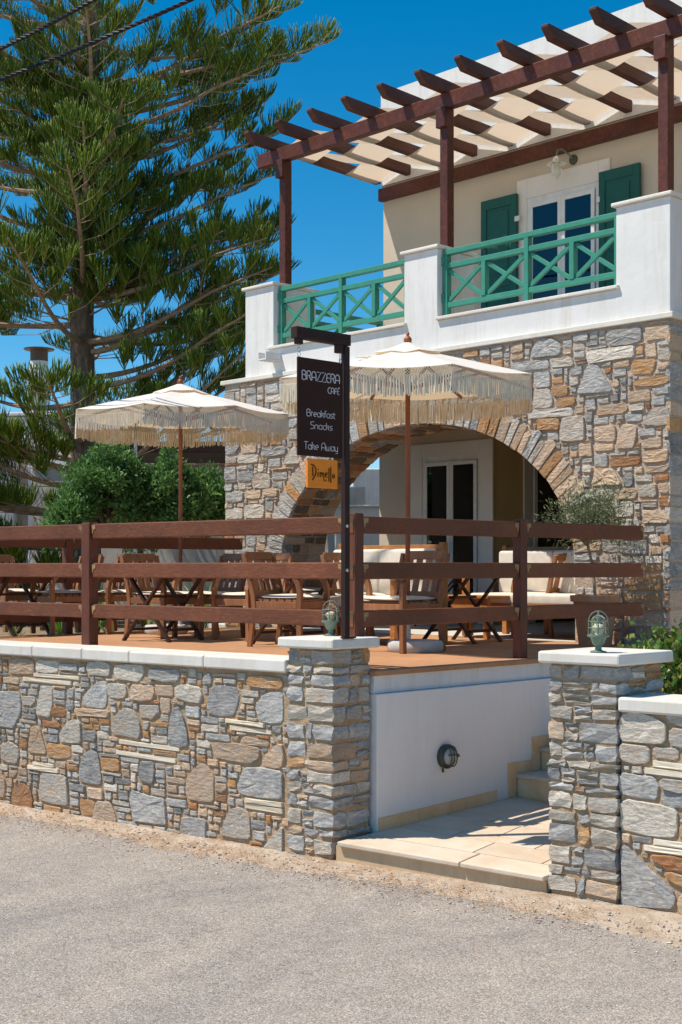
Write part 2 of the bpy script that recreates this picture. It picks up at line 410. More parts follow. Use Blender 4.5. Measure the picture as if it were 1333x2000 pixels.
# landing tile
m, t, b = new_mat('landing_tile', .6, .3)
v = pos(t, rnd=13.)
c = ramp(t, noise(t, v, 2.2, 7, .65, .5), [(.3, (.58, .45, .32)), (.5, (.66, .55, .43)), (.72, (.70, .62, .52))])
oi = N(t, 'ShaderNodeObjectInfo'); fr = ramp(t, oi.outputs['Random'], [(0, (.92, .90, .87)), (1, (1.06, 1.06, 1.06))]); c = mix(t, 1., c, fr, 'MULTIPLY')
t.links.new(c, b.inputs['Base Color']); bump(t, b, noise(t, pos(t), 25, 6, .6), .25, .01)
m, t, b = new_mat('tile_tan', .6, .3)
c = ramp(t, noise(t, pos(t, rnd=13.), 3, 7, .65, .5), [(.3, (.66, .40, .19)), (.5, (.76, .50, .27)), (.72, (.80, .61, .40))])
t.links.new(c, b.inputs['Base Color']); bump(t, b, noise(t, pos(t), 25, 6, .6), .25, .01)

# ------------------------------------------------------------------ stone machinery
def stone(name, poly, fr, mat, parent, rng, thick=.022, kind=None, collect=None):
    """poly: list of (a,b) CCW seen from the front; fr=(origin, ua, ub, n)"""
    O, ua, ub, nn = fr
    P = [Vector((p[0], p[1])) for p in poly]
    c = sum(P, Vector((0, 0)))/len(P); R = sum((p-c).length for p in P)/len(P)
    big = R > .10
    ins = min(.005+.004*rng.random(), R*.18)
    tilt = Vector((rng.uniform(-1, 1), rng.uniform(-1, 1)))*(.006/R)
    th = thick*rng.uniform(.65, 1.35)
    rings = []
    rings.append([(p, -.015) for p in P])
    rings.append([(p+(c-p)*0.012, th*rng.uniform(.55, .85)) for p in P])
    rings.append([(p+(c-p)*(ins/R)*rng.uniform(.6, 1.5), th*rng.uniform(.85, 1.08)) for p in P])
    if big: rings.append([(p+(c-p)*rng.uniform(.42, .58), th*rng.uniform(.75, 1.2)) for p in P])
    n = len(P); vs = []; cz = th*rng.uniform(.8, 1.15)
    cp = O+ua*c.x+ub*c.y
    for rg in rings:
        for p, d in rg:
            dd = d+tilt.dot(p-c) if d > 0 else d
            vs.append(ua*(p.x-c.x)+ub*(p.y-c.y)+nn*dd)
    vs.append(nn*cz)
    fs = []
    for i in range(len(rings)-1):
        for k in range(n): fs.append((i*n+k, i*n+(k+1) % n, (i+1)*n+(k+1) % n, (i+1)*n+k))
    o = (len(rings)-1)*n
    for k in range(n): fs.append((o+k, o+(k+1) % n, len(vs)-1))
    if collect is not None:
        collect.append((mat, [v+cp for v in vs], fs)); return None
    me = bpy.data.meshes.new(name); me.from_pydata([tuple(v) for v in vs], [], fs); me.materials.append(mat)
    ob = bpy.data.objects.new(name, me); COL.objects.link(ob)
    ob.parent = parent; ob.location = cp-Vector(parent.location)
    return ob
def flush_collect(col, name, parent):
    """joined leftovers: one object, several materials"""
    if not col: return
    mats = []; V = []; Fs = []; idx = []
    for mt_, vs, fs in col:
        if mt_ not in mats: mats.append(mt_)
        n = len(V); V += [tuple(v-Vector(parent.location)) for v in vs]
        for f in fs: Fs.append(tuple(i+n for i in f)); idx.append(mats.index(mt_))
    me = bpy.data.meshes.new(name); me.from_pydata(V, [], Fs)
    for q in mats: me.materials.append(q)
    me.polygons.foreach_set('material_index', idx)
    o = bpy.data.objects.new(name, me); COL.objects.link(o); o.parent = parent; o['kind'] = 'stuff'

def rect_poly(x0, x1, z0, z1, rng, gap=.006):
    x0 += gap*rng.uniform(.6, 1.6); x1 -= gap*rng.uniform(.6, 1.6); z0 += gap*rng.uniform(.6, 1.5); z1 -= gap*rng.uniform(.6, 1.5)
    W = x1-x0; Hh = z1-z0; q = min(W, Hh); r = lambda: rng.uniform(.04, .26)*q
    j = lambda: rng.uniform(-.10, .07)*q
    c = [(r(), r()) for _ in range(4)]
    if rng.random() < .22: c[rng.randrange(4)] = (min(W*.4, q*rng.uniform(.5, .9)), q*rng.uniform(.4, .7))
    pts = [(x0+c[0][0], z0-min(0, j())), (x0+W*rng.uniform(.4, .6), z0+abs(j())), (x1-c[1][0], z0),
           (x1, z0+c[1][1]), (x1-abs(j()), z1-c[2][1]),
           (x1-c[2][0], z1), (x0+W*rng.uniform(.4, .6), z1-abs(j())*1.4), (x0+c[3][0], z1-abs(j())),
           (x0, z1-c[3][1]), (x0+abs(j()), z0+c[0][1])]
    return pts
def big_poly(pts, rng, amp=.017):
    out = []
    n = len(pts)
    for i in range(n):
        a = Vector(pts[i]); b_ = Vector(pts[(i+1) % n]); d = b_-a
        if d.length < 1e-4: continue
        nn = Vector((d.y, -d.x)).normalized()
        e = min(.25, .02/d.length)
        out.append(tuple(a+d*e))
        if d.length > .1: out.append(tuple(a+d*rng.uniform(.42, .58)+nn*rng.uniform(-amp, amp*.3)))
        out.append(tuple(a+d*(1-e)))
    # ensure CCW
    A = sum(out[i][0]*out[(i+1) % len(out)][1]-out[(i+1) % len(out)][0]*out[i][1] for i in range(len(out)))
    return out if A > 0 else out[::-1]
def raster(mask, poly, x0, z0, res, grow):
    """clear cells of mask within poly grown by `grow`"""
    P = np.array(poly); nz, nx = mask.shape
    X, Z = np.meshgrid(x0+(np.arange(nx)+.5)*res, z0+(np.arange(nz)+.5)*res)
    ins = np.zeros(mask.shape, bool); dist = np.full(mask.shape, 9.)
    n = len(P)
    for i in range(n):
        ax, az = P[i]; bx, bz = P[(i+1) % n]
        cond = ((az > Z) != (bz > Z)) & (X < (bx-ax)*(Z-az)/(bz-az+1e-12)+ax); ins ^= cond
        tt = np.clip(((X-ax)*(bx-ax)+(Z-az)*(bz-az))/((bx-ax)**2+(bz-az)**2+1e-12), 0, 1)
        dist = np.minimum(dist, np.hypot(X-ax-tt*(bx-ax), Z-az-tt*(bz-az)))
    mask[ins | (dist < grow)] = False
def fill(mask, x0, z0, res, rng, hs, wmin, wmax, minh=3, minw=6):
    """greedy course-like packing; returns rects"""
    nz, nx = mask.shape; out = []; hv = [h for h, _ in hs]; hw = [k for _, k in hs]
    for z in range(nz):
        x = 0; row = mask[z]
        while x < nx:
            if not row[x]: x += 1; continue
            e = x
            while e < nx and row[e]: e += 1
            run = e-x
            if run < minw: row[x:e] = False; x = e; continue
            h = rng.choices(hv, hw)[0]
            wd = int(h*rng.uniform(1.4, 4.8)); wd = max(wmin, min(wmax, wd)); wd = max(wd, minw)
            if run-wd < minw+1: wd = run if run <= wmax*1.25 else run//2
            # available height
            av = 0
            while av < h+2 and z+av < nz and mask[z+av, x:x+wd].all(): av += 1
            if av < minh:
                # try narrower
                ok = False
                for w2 in range(wd-1, minw-1, -1):
                    av = 0
                    while av < h+2 and z+av < nz and mask[z+av, x:x+w2].all(): av += 1
                    if av >= minh: wd = w2; ok = True; break
                if not ok:
                    row[x:x+2] = False; x += 2; continue
            if wd < h: h = max(minh, int(wd*rng.uniform(.55, .95)))
            h = min(h, av)
            if av-h <= 2: h = av
            # align with left neighbour's top
            if x > 0 and not mask[z:z+h, x-1].all():
                tops = np.argmax(mask[z:, x-1]) if mask[z:, x-1].any() else -1
                if tops > 0 and abs(tops-h) <= 2 and tops <= av and tops >= minh: h = tops
            mask[z:z+h, x:x+wd] = False
            out.append((x0+x*res, x0+(x+wd)*res, z0+z*res, z0+(z+h)*res)); x += wd
    return out

Z3 = Vector((0, 0, 1))
def rough_block(name, x0, x1, y0, y1, z0, z1, mat, parent, rng, amp=.008, M=None, gapz=.0085, collect=None):
    """roughened 3x3x3 block: a quoin that shows two faces"""
    g3 = [0, .5, 1]; vs = []; ix = {}
    z0 += gapz*rng.uniform(.6, 1.5); z1 -= gapz*rng.uniform(.6, 1.5)
    c = Vector(((x0+x1)/2, (y0+y1)/2, (z0+z1)/2)); r = min(x1-x0, y1-y0, z1-z0)*.12
    for i, a in enumerate(g3):
        for j, b_ in enumerate(g3):
            for k, d in enumerate(g3):
                if i == j == k == 1: continue
                p = Vector((x0+(x1-x0)*a, y0+(y1-y0)*b_, z0+(z1-z0)*d))
                ext = (i != 1)+(j != 1)+(k != 1)
                if ext >= 2:
                    for ax, q in ((0, i), (1, j), (2, k)):
                        if q != 1: p[ax] += (c[ax]-p[ax])/abs(c[ax]-p[ax]+1e-9)*r*(.35 if ext == 2 else .6)*rng.uniform(.5, 1.2)
                p += Vector([rng.uniform(-amp, amp) for _ in range(3)])*(.6 if ext == 1 else 1)
                ix[i, j, k] = len(vs); vs.append(p)
    fs = []
    def quad(fn):
        for a in (0, 1):
            for b_ in (0, 1):
                fs.append((fn(a, b_), fn(a+1, b_), fn(a+1, b_+1), fn(a, b_+1)))
    quad(lambda a, b_: ix[a, 0, b_]); quad(lambda a, b_: ix[2-a, 2, b_]); quad(lambda a, b_: ix[2, a, b_]); quad(lambda a, b_: ix[0, 2-a, b_])
    quad(lambda a, b_: ix[a, b_, 2]); quad(lambda a, b_: ix[a, 2-b_, 0])
    T = M if M is not None else Matrix.Identity(4)
    vs = [T @ v for v in vs]; cc = T @ c
    me = bpy.data.meshes.new(name); me.from_pydata([tuple(v-cc) for v in vs], [], fs); me.materials.append(mat)
    ob = bpy.data.objects.new(name, me); COL.objects.link(ob); ob.parent = parent; ob.location = cc-Vector(parent.location)
    return ob

# ------------------------------------------------------------------ ground, road, verge
U = Vector((-math.cos(math.radians(7.2)), -math.sin(math.radians(7.2)), 0))   # street wall runs this way (to the left)
NF = Vector((U.y, -U.x, 0))                                                # towards the street
if NF.y > 0: NF = -NF
PC = Vector((-6.64, 6.354, 0))                                             # right front foot of the first pillar
b_ = MB(); b_.add([(-400, -300, -.02), (300, -300, -.02), (300, 500, -.02), (-400, 500, -.02)], [(0, 1, 2, 3)])
b_.build('ground', MT['bounce_ground'], kind='structure')  # sand tone of unseen ground, chosen to bounce light onto shaded walls
rng = random.Random(5)
def wall_dir_pt(s, off, z=0): return PC+U*s+NF*off+Vector((0, 0, z))
b_ = MB(); nx = 60
rows = []
b_.add([PC+U*60+NF*-.3, PC+U*60+NF*9, PC-U*60+NF*9, PC-U*60+NF*-.3], [(0, 1, 2, 3)])
b_.build('road', MT['asphalt'], kind='structure')
# bumpy verge sheet whose outer edge dips under the road irregularly
def vnoise(x, y, s=1):
    return (math.sin(x*3.1*s+1.3)*math.cos(y*4.7*s+.4)+math.sin(x*7.3*s+y*5.1*s)+.6*math.sin(x*13.7*s-y*11.3*s+2)+.4*math.sin(x*29*s+y*23*s))/3
V = []; nx, ny = 620, 30; x0, x1 = -7.5, 8.5
for j in range(ny+1):
    off = -.55+j*(1.45/ny)
    for i in range(nx+1):
        s = x0+(x1-x0)*i/nx
        lim = .27+.08*math.sin(s*1.7)+.08*vnoise(s, 0, 1.4)+.02*s*0
        z = .030*(1-max(0, off)/lim)+.006*vnoise(s, off*3, 2.2)+.004*vnoise(s+3, off*5, 6)+rng.uniform(-.0015, .0015)
        V.append(PC+U*s+NF*off+Vector((0, 0, max(z, -.03))))
idx = np.arange((nx+1)*(ny+1)).reshape(ny+1, nx+1)
Fq = np.stack([idx[:-1, :-1].ravel(), idx[1:, :-1].ravel(), idx[1:, 1:].ravel(), idx[:-1, 1:].ravel()], 1)
np_mesh('verge', np.array([tuple(v) for v in V]), Fq, MT['verge_dirt'], kind='structure', smooth=True)
# pebbles and chips on the verge
def blobs(name, pts, sizes, mat, rng, kind='stuff'):
    base = np.array([(1, 0, 0), (0, 1, 0), (-1, 0, 0), (0, -1, 0), (0, 0, .8), (0, 0, -.6)], float)
    Ft = np.array([(0, 1, 4), (1, 2, 4), (2, 3, 4), (3, 0, 4), (1, 0, 5), (2, 1, 5), (3, 2, 5), (0, 3, 5)])
    V = []; Fs = []
    for i, (p, s) in enumerate(zip(pts, sizes)):
        a = rng.random()*6.28; ca, sa = math.cos(a), math.sin(a)
        sc = np.array([s*rng.uniform(.7, 1.5), s*rng.uniform(.6, 1.), s*rng.uniform(.35, .7)])
        q = base*sc*(1+np.array([[rng.uniform(-.25, .25)]*3 for _ in range(6)]))
        q = np.stack([q[:, 0]*ca-q[:, 1]*sa, q[:, 0]*sa+q[:, 1]*ca, q[:, 2]], 1)+np.array(p); V.append(q); Fs.append(Ft+6*i)
    o = np_mesh(name, np.concatenate(V), np.concatenate(Fs), mat); tag(o, kind=kind); return o
m, t, b = new_mat('pebble', .9, .2); ge = N(t, 'ShaderNodeNewGeometry')
t.links.new(ramp(t, ge.outputs['Random Per Island'], [(0, (.30, .28, .27)), (.4, (.50, .40, .30)), (.7, (.62, .55, .47)), (1, (.75, .72, .66))]), b.inputs['Base Color'])
pp = []; ss = []
for i in range(2600):
    s = rng.uniform(-3.4, 6.8); off = abs(rng.gauss(.25, .2)); 
    if off > .75: continue
    pp.append(tuple(PC+U*s+NF*(off+.02)+Vector((0, 0, max(.0, .028*(1-off/.4))+.002)))); ss.append(rng.choice([.004, .005, .006, .008, .012]))
tag(blobs('gravel', pp, ss, MT['pebble'], rng), 'loose gravel and stone chips on the dusty road edge', 'gravel')
m, t, b = new_mat('dry_needle', .9, .1); ge = N(t, 'ShaderNodeNewGeometry')
t.links.new(ramp(t, ge.outputs['Random Per Island'], [(0, (.22, .09, .03)), (1, (.50, .28, .12))]), b.inputs['Base Color'])
b_ = MB()
for i in range(2600):
    cl = rng.choice([-.9, -1.7, .7, 1.6, 2.4, 3.3, 4.2, -.2, 5.0]); s = cl+rng.gauss(0, .32); off = abs(rng.gauss(.22, .11))
    p = PC+U*s+NF*off+Vector((0, 0, max(0, .03*(1-off/.4))+.008)); a = rng.gauss(0, .9); l = rng.uniform(.012, .04)
    d = (U*math.cos(a)+NF*math.sin(a)).normalized()*l; sd_ = Vector((-d.y, d.x, 0)).normalized()*.0011
    b_.add([p-d-sd_, p-d+sd_, p+d+sd_+Vector((0, 0, .003)), p+d-sd_+Vector((0, 0, .003))], [(0, 1, 2, 3)])
tag(b_.build('dry_needles', MT['dry_needle'], kind='stuff'), 'brown dry pine needles gathered along the wall foot', 'dry needles')

# ------------------------------------------------------------------ street wall on the left
HSW = [(3, 22), (4, 30), (5, 20), (6, 12), (8, 10), (11, 6)]
def stone_wall(thing, fr, x0, x1, z0, z1, bigs, strips, pal, seed, res=.01, hs=HSW, wmin=6, wmax=24, gap=.006, cut=None, limit=290, thick=.0135, key=None, sname='stone'):
    rng = random.Random(seed); nx = int(round((x1-x0)/res)); nz = int(round((z1-z0)/res)); mask = np.ones((nz, nx), bool)
    items = []
    for cname, pts in bigs:
        bp = big_poly(pts, rng)
        items.append((bp, MT[cname], 1.15)); raster(mask, bp, x0, z0, res, res*.75)
    for cname, pts in strips:
        A = sum(pts[i][0]*pts[(i+1) % 4][1]-pts[(i+1) % 4][0]*pts[i][1] for i in range(4))
        bp = pts if A > 0 else pts[::-1]
        items.append((bp, MT[cname], 1.25)); raster(mask, bp, x0, z0, res, res*.75)
    if cut is not None: mask &= cut(*np.meshgrid(x0+(np.arange(nx)+.5)*res, z0+(np.arange(nz)+.5)*res))
    rects = fill(mask, x0, z0, res, rng, hs, wmin, wmax)
    for r in rects:
        items.append((rect_poly(*r, rng, gap), pick(rng, pal), 1.))
    if key: items.sort(key=key)
    col = []
    for i, (poly, mt_, th) in enumerate(items):
        stone(sname, poly, fr, mt_, thing, rng, thick*th, collect=(col if i >= limit else None))
    flush_collect(col, 'small_stones', thing)
    return len(items)

SW = empty('stone_wall', tuple(PC+U*3), label='long low rubble stone wall with a pale coping left of the entrance pillar', cat='wall')
OFF = -.03                                   # wall face sits a little behind the pillar face
frW = (PC+NF*OFF, U*-1, Z3, NF)              # 'a' runs to the right, from negative values
P2 = (PC.x+NF.x*OFF, PC.y+NF.y*OFF); u2 = (-U.x, -U.y)
def cw(cx_, cy_, ox, oy, sc): return on_line(ox+cx_/sc, oy+cy_/sc, P2, u2)
def LW(*pts): return [cw(x, y, 0, 1240, 2.38) for x, y in pts]
bigs = [('stone_bluegrey', LW((-40, 300), (0, 262), (95, 265), (105, 350), (70, 435), (-20, 425))), ('stone_grey', LW((192, 235), (248, 237), (238, 387), (172, 372))),
 ('stone_bluegrey', LW((380, 320), (430, 240), (495, 212), (505, 290), (490, 345), (400, 335))), ('stone_grey', LW((520, 410), (535, 375), (585, 335), (625, 350), (660, 420), (655, 485), (525, 465))),
 ('stone_bluegrey', LW((965, 340), (990, 235), (1110, 245), (1112, 330), (1085, 382), (970, 365))), ('stone_bluegrey', LW((1190, 330), (1230, 275), (1320, 264), (1320, 412), (1215, 405))),
 ('stone_slate', LW((785, 515), (800, 370), (835, 325), (865, 400), (882, 520))), ('stone_pale', LW((278, 475), (300, 425), (345, 390), (380, 400), (383, 505), (285, 500))),
 ('stone_tan', LW((135, 550), (150, 425), (190, 430), (222, 555))), ('stone_grey', LW((8, 580), (10, 505), (60, 495), (95, 525), (85, 605))),
 ('stone_slate', LW((372, 680), (385, 560), (430, 530), (460, 545), (478, 690), (460, 700))), ('stone_slate', LW((655, 680), (658, 585), (722, 588), (720, 695))),
 ('stone_pink', LW((868, 700), (880, 650), (950, 590), (1000, 650), (1000, 780), (880, 765))), ('stone_grey', LW((182, 740), (195, 640), (315, 655), (325, 795), (190, 770))),
 ('stone_bluegrey', LW((1105, 705), (1140, 615), (1320, 633), (1320, 765), (1120, 740))), ('stone_tan', LW((1215, 590), (1260, 540), (1320, 500), (1320, 622), (1230, 612))),
 ('stone_tan', LW((990, 500), (1215, 525), (1215, 575), (1170, 600), (1000, 570))), ('stone_bluegrey', LW((615, 800), (615, 715), (690, 745), (770, 760), (782, 885), (625, 865))),
 ('stone_pink', LW((435, 880), (455, 770), (520, 775), (550, 870), (540, 905))), ('stone_grey', LW((1025, 930), (1070, 810), (1115, 798), (1165, 830), (1170, 952))),
 ('stone_bluegrey', LW((845, 960), (848, 845), (965, 855), (965, 970))), ('stone_grey', LW((1222, 1000), (1270, 935), (1320, 885), (1320, 1025))),
 ('stone_rust', LW((60, 820), (62, 710), (110, 685), (150, 720), (158, 835))), ('stone_tan', LW((-50, 750), (-40, 640), (5, 625), (30, 680), (30, 755))),
 ('stone_pale', LW((172, 170), (178, 115), (275, 120), (275, 177))), ('stone_pale', LW((540, 205), (540, 140), (670, 140), (675, 180), (650, 220))),
 ('stone_bluegrey', LW((695, 200), (700, 155), (840, 160), (835, 222))), ('stone_tan', LW((45, 180), (50, 120), (80, 108), (165, 118), (165, 183))),
 ('stone_pale', LW((412, 185), (412, 125), (520, 133), (515, 195))), ('stone_pale', LW((815, 290), (820, 235), (940, 243), (940, 320))),
 ('stone_ochre', LW((1155, 235), (1157, 195), (1320, 203), (1320, 252))), ('stone_tan', LW((610, 300), (615, 230), (720, 235), (722, 303))),
 ('stone_grey', LW((500, 225), (590, 230), (590, 295), (505, 290))), ('stone_ochre', LW((225, 565), (225, 500), (330, 518), (335, 575))),
 ('stone_ochre', LW((470, 570), (560, 577), (565, 635), (480, 625))), ('stone_ochre', LW((372, 760), (445, 770), (445, 835), (390, 845))), ('stone_rust', LW((245, 335), (310, 340), (310, 385), (245, 380))),
 ('stone_tan', LW((350, 340), (515, 350), (510, 385), (360, 375))), ('stone_tan', LW((1135, 480-10), (1255, 492), (1255, 520), (1120, 510)))]
strips = [('marble_strip', LW(*q)) for q in [((160, 176), (375, 194), (375, 210), (160, 192)), ((110, 195), (338, 216), (338, 235), (110, 214)), ((560, 486), (840, 524), (840, 542), (560, 504)),
 ((543, 534), (822, 577), (822, 597), (543, 553)), ((155, 588), (257, 602), (257, 618), (155, 604)), ((135, 604), (277, 624), (277, 643), (135, 622)), ((1052, 388), (1235, 412), (1235, 431), (1052, 407)),
 ((1075, 420), (1267, 445), (1267, 464), (1075, 440)), ((1143, 756), (1320, 780), (1320, 802), (1143, 778)), ((1143, 781), (1320, 808), (1320, 832), (1143, 804))]]
WX0 = -6.4; WX1 = -.41
b_ = MB()
o0, ua, ub, nn = frW
def slab(mb, O, a0, a1, z0, z1, d0, d1, u, n):
    vs = [O+u*a+n*d+Z3*z for z in (z0, z1) for d in (d0, d1) for a in (a0, a1)]
    return mb.add(vs, [(0, 2, 3, 1), (4, 5, 7, 6), (0, 1, 5, 4), (1, 3, 7, 5), (3, 2, 6, 7), (2, 0, 4, 6)])
slab(b_, o0, WX0, WX1, -.05, 1.28, -.33, 0, ua, nn); b_.build('mortar', MT['mortar_sand'], SW)
stone_wall(SW, frW, WX0, WX1, .0, 1.27, bigs, strips, PAL_WALL, 11, key=lambda it: -sum(p[0] for p in it[0])/len(it[0]))
# coping slabs
rng = random.Random(3); a = WX1
while a > WX0:
    l = rng.choice([.62, .8, .95, .55]); b_ = MB()
    slab(b_, o0, max(a-l, WX0)+.003, a-.003, 1.283, 1.375+rng.uniform(-.002, .002), -.34, .045, ua, nn)
    b_.build('coping', MT['coping_marble'], SW, bevel=.012); a -= l

# ------------------------------------------------------------------ pillars
def pillar(name, corner, wdt, dep, zt, seed, label, yside=Vector((0, 1, 0))):
    """corner = right front foot; front runs along U, side runs along yside"""
    rng = random.Random(seed)
    T = empty(name, tuple(corner), label=label, cat='pillar', group='stone pillars at the entrance')
    M = Matrix(((-U.x, yside.x, 0, corner.x), (-U.y, yside.y, 0, corner.y), (0, 0, 1, 0), (0, 0, 0, 1)))   # local x: right along front, y: back
    e = .013
    b_ = MB(); b_.box(-wdt+e, -e, e, dep-.01, -.05, zt-.06, M=M); b_.build('mortar', MT['mortar_sand'], T)
    z = -.02; flip = 0
    while z < zt-.075-.03:
        h = rng.choice([.05, .065, .075, .085, .095, .11, .125])
        if z+h > zt-.12: h = zt-.075-z
        z1_ = z+h
        cf = rng.uniform(.10, .26); cs = rng.uniform(.10, .24)
        if flip: cf, cs = max(cf, .17), min(cs, .16)
        flip ^= 1
        rough_block('quoin', -cf, rng.uniform(0, .006), rng.uniform(-.006, .002), cs, z, z1_, pick(rng, PAL_PILLAR), T, rng, .0085, M)
        lc = rng.uniform(.08, min(.2, wdt-cf-.04))
        if wdt-cf-lc < .07: lc = wdt-cf-.012
        rough_block('quoin', -wdt, -wdt+lc, rng.uniform(-.006, .002), .13, z, z1_, pick(rng, PAL_PILLAR), T, rng, .0085, M)
        # fillers in the face between
        def fillers(a0, a1, front):
            while a1-a0 > .045:
                w_ = rng.uniform(.06, .2); 
                if a1-a0-w_ < .05: w_ = a1-a0
                parts = [(z, z1_)] if h < .07 or rng.random() < .55 else [(z, z+h*rng.uniform(.4, .6))]
                if len(parts) == 1 and parts[0][1] != z1_: parts.append((parts[0][1], z1_))
                for (za, zb) in parts:
                    if front: rough_block('stone', a0+.008, a0+w_-.007, rng.uniform(-.004, .006), .08, za, zb, pick(rng, PAL_PILLAR), T, rng, .0085, M)
                    else: rough_block('stone', -.08, rng.uniform(-.006, .004), a0+.006, a0+w_-.005, za, zb, pick(rng, PAL_PILLAR), T, rng, .0085, M)
                a0 += w_
        fillers(-wdt+lc+.002, -cf-.002, True); fillers(cs+.002, dep, False)
        z = z1_
    b_ = MB(); ov = .045; b_.box(-wdt-ov, ov, -ov, dep+ov, zt-.073, zt, M=M)
    b_.build('cap', MT['coping_marble'], T, bevel=.014)
    return T, M
PZ1 = 1.535
pil1, MP1 = pillar('stone_pillar', PC, .41, .37, PZ1, 21, 'grey stone pillar with a square white cap left of the entrance step')
PC2 = Vector((-4.607, 6.726, 0)); PZ2 = 1.51
pil2, MP2 = pillar('stone_pillar', PC2, .459, .50, PZ2, 22, 'grey stone pillar with a thick white cap right of the entrance step')

# right street wall
RW = empty('stone_wall', tuple(PC2-U*.5), label='stone wall with a white coping running off right of the entrance', cat='wall')
Q = PC2+Vector((0, .035, 0)); frR = (Q, -U, Z3, NF); P2b = (Q.x, Q.y)
def RWp(*pts): return [on_line(900+x/3.078, 1300+y/3.078, P2b, u2) for x, y in pts]
bigs = [('stone_pale', RWp((962, 290), (1150, 295), (1235, 345), (1250, 380), (1240, 470), (1150, 470), (962, 452))), ('stone_grey', RWp((962, 465), (1145, 485), (1145, 590), (965, 572))),
 ('stone_bluegrey', RWp((965, 640), (1180, 665), (1195, 810), (965, 772))), ('stone_pale', RWp((962, 985), (960, 815), (1080, 812), (1315, 865), (1312, 1000), (1290, 1040))),
 ('stone_bluegrey', RWp((967, 1450), (967, 1085), (1000, 1075), (1130, 1210), (1305, 1375), (1290, 1465))), ('stone_rust', RWp((1135, 1132), (1420, 1175), (1420, 1250), (1330, 1240), (1190, 1195))),
 ('stone_ochre', RWp((1220, 1240), (1345, 1262), (1430, 1290), (1420, 1345), (1280, 1310))), ('stone_grey', RWp((1160, 485), (1320, 498), (1315, 575), (1165, 555))),
 ('stone_grey', RWp((1205, 675), (1420, 700), (1420, 765), (1210, 740))), ('stone_slate', RWp((1208, 752), (1420, 778), (1420, 880), (1340, 860), (1208, 835))), ('stone_grey', RWp((1265, 370), (1420, 385), (1420, 500), (1258, 478))),
 ('stone_tan', RWp((1320, 1370), (1450, 1385), (1450, 1530), (1320, 1500))), ('stone_pale', RWp((1235, 290), (1400, 300), (1400, 360), (1260, 345)))]
strips = [('marble_strip', RWp(*q)) for q in [((1160, 570), (1450, 606), (1450, 646), (1160, 606)), ((1112, 612), (1450, 655), (1450, 692), (1112, 646)), ((1165, 1040), (1450, 1080), (1450, 1116), (1165, 1076)), ((1105, 1076), (1450, 1124), (1450, 1162), (1105, 1108))]]
b_ = MB(); slab(b_, Q, .01, 3.0, -.05, 1.165, -.34, 0, -U, NF); b_.build('mortar', MT['mortar_sand'], RW)
stone_wall(RW, frR, .012, 3.0, 0, 1.15, bigs, strips, PAL_WALL, 31)
for i, (a0, a1) in enumerate([(.004, .9), (.906, 1.9), (1.906, 3.0)]):
    b_ = MB(); slab(b_, Q, a0, a1, 1.168, 1.255, -.36, .04, -U, NF); b_.build('coping', MT['coping_marble'], RW, bevel=.014)

# ------------------------------------------------------------------ landing, skirting, steps, terrace wall
XW = -6.60                                   # face of the white terrace wall
LD = empty('entrance_landing', (-5.8, 7.2, 0), label='low landing paved with cream stone tiles between the two pillars', cat='landing')
FL = Vector((-6.62, 6.37, 0)); FRt = Vector((-5.0, 6.675, 0)); fd = (FRt-FL).normalized(); fn = Vector((-fd.y, fd.x, 0))
def zland(p):                                # the landing rises gently away from the street
    a = (Vector((p[0], p[1], 0))-FL); return .170-.022*a.dot(fd)+.045*max(0, min(2.2, a.dot(fn)))
b_ = MB(); vs = []
LX1 = -4.45
outl = [FL, Vector((-5.075, 6.665, 0)), Vector((-5.075, 7.0, 0)), Vector((LX1, 7.0, 0)), Vector((LX1, 8.3, 0)), Vector((XW, 8.3, 0))]
n = 6
b_.add([(p.x, p.y, -.05) for p in outl]+[(p.x, p.y, zland(p)-.035) for p in outl], [tuple(range(n))[::-1], tuple(range(n, 2*n))]+[(i, (i+1) % n, n+(i+1) % n, n+i) for i in range(n)])
b_.build('riser', MT['landing_riser'], LD)
# tiles in the landing's own grid (a along front edge, c away from it), clipped to the landing
def clip(poly, px, py, nx_, ny_):            # keep side where (p-P).n >= 0
    out = []
    for i in range(len(poly)):
        A = poly[i]; B = poly[(i+1) % len(poly)]
        da = (A[0]-px)*nx_+(A[1]-py)*ny_; db = (B[0]-px)*nx_+(B[1]-py)*ny_
        if da >= 0: out.append(A)
        if (da >= 0) != (db >= 0):
            tt = da/(da-db); out.append((A[0]+(B[0]-A[0])*tt, A[1]+(B[1]-A[1])*tt))
    return out
def tile(a0, a1, c0, c1, edge=False, drop=0):
    gp = .0045
    q = [(a0+gp, c0+(0 if edge else gp)), (a1-gp, c0+(0 if edge else gp)), (a1-gp, c1-gp), (a0+gp, c1-gp)]
    w_ = [((FL+fd*a+fn*c).x, (FL+fd*a+fn*c).y) for a, c in q]
    w_ = clip(w_, XW+.012, 0, 1, 0); w_ = clip(w_, 0, 8.27, 0, -1); w_ = clip(w_, LX1, 0, -1, 0)
    if c0 < .45: w_ = clip(w_, -5.072, 0, -1, 0)
    if len(w_) < 3: return
    n = len(w_); b_ = MB()
    b_.add([(x, y, zland((x, y))-.034) for x, y in w_]+[(x, y, zland((x, y))) for x, y in w_],
           [tuple(range(n))[::-1], tuple(range(n, 2*n))]+[(i, (i+1) % n, n+(i+1) % n, n+i) for i in range(n)])
    b_.build('tile', MT['landing_tile'], LD, bevel=.003 if not edge else .008)
for a0, a1 in [(-.02, .98), (.98, 2.05)]: tile(a0, a1, -.03, .24, True)
rng = random.Random(8); c = .24; k = 0
for rh in [.30, .16, .34, .15, .30, .36, .3]:
    a = -.45-.2*(k % 2); 
    while a < 2.8:
        l = rng.uniform(.45, .85) if rh > .2 else rng.uniform(.5, .7); tile(a, a+l, c, c+rh); a += l
    c += rh; k += 1
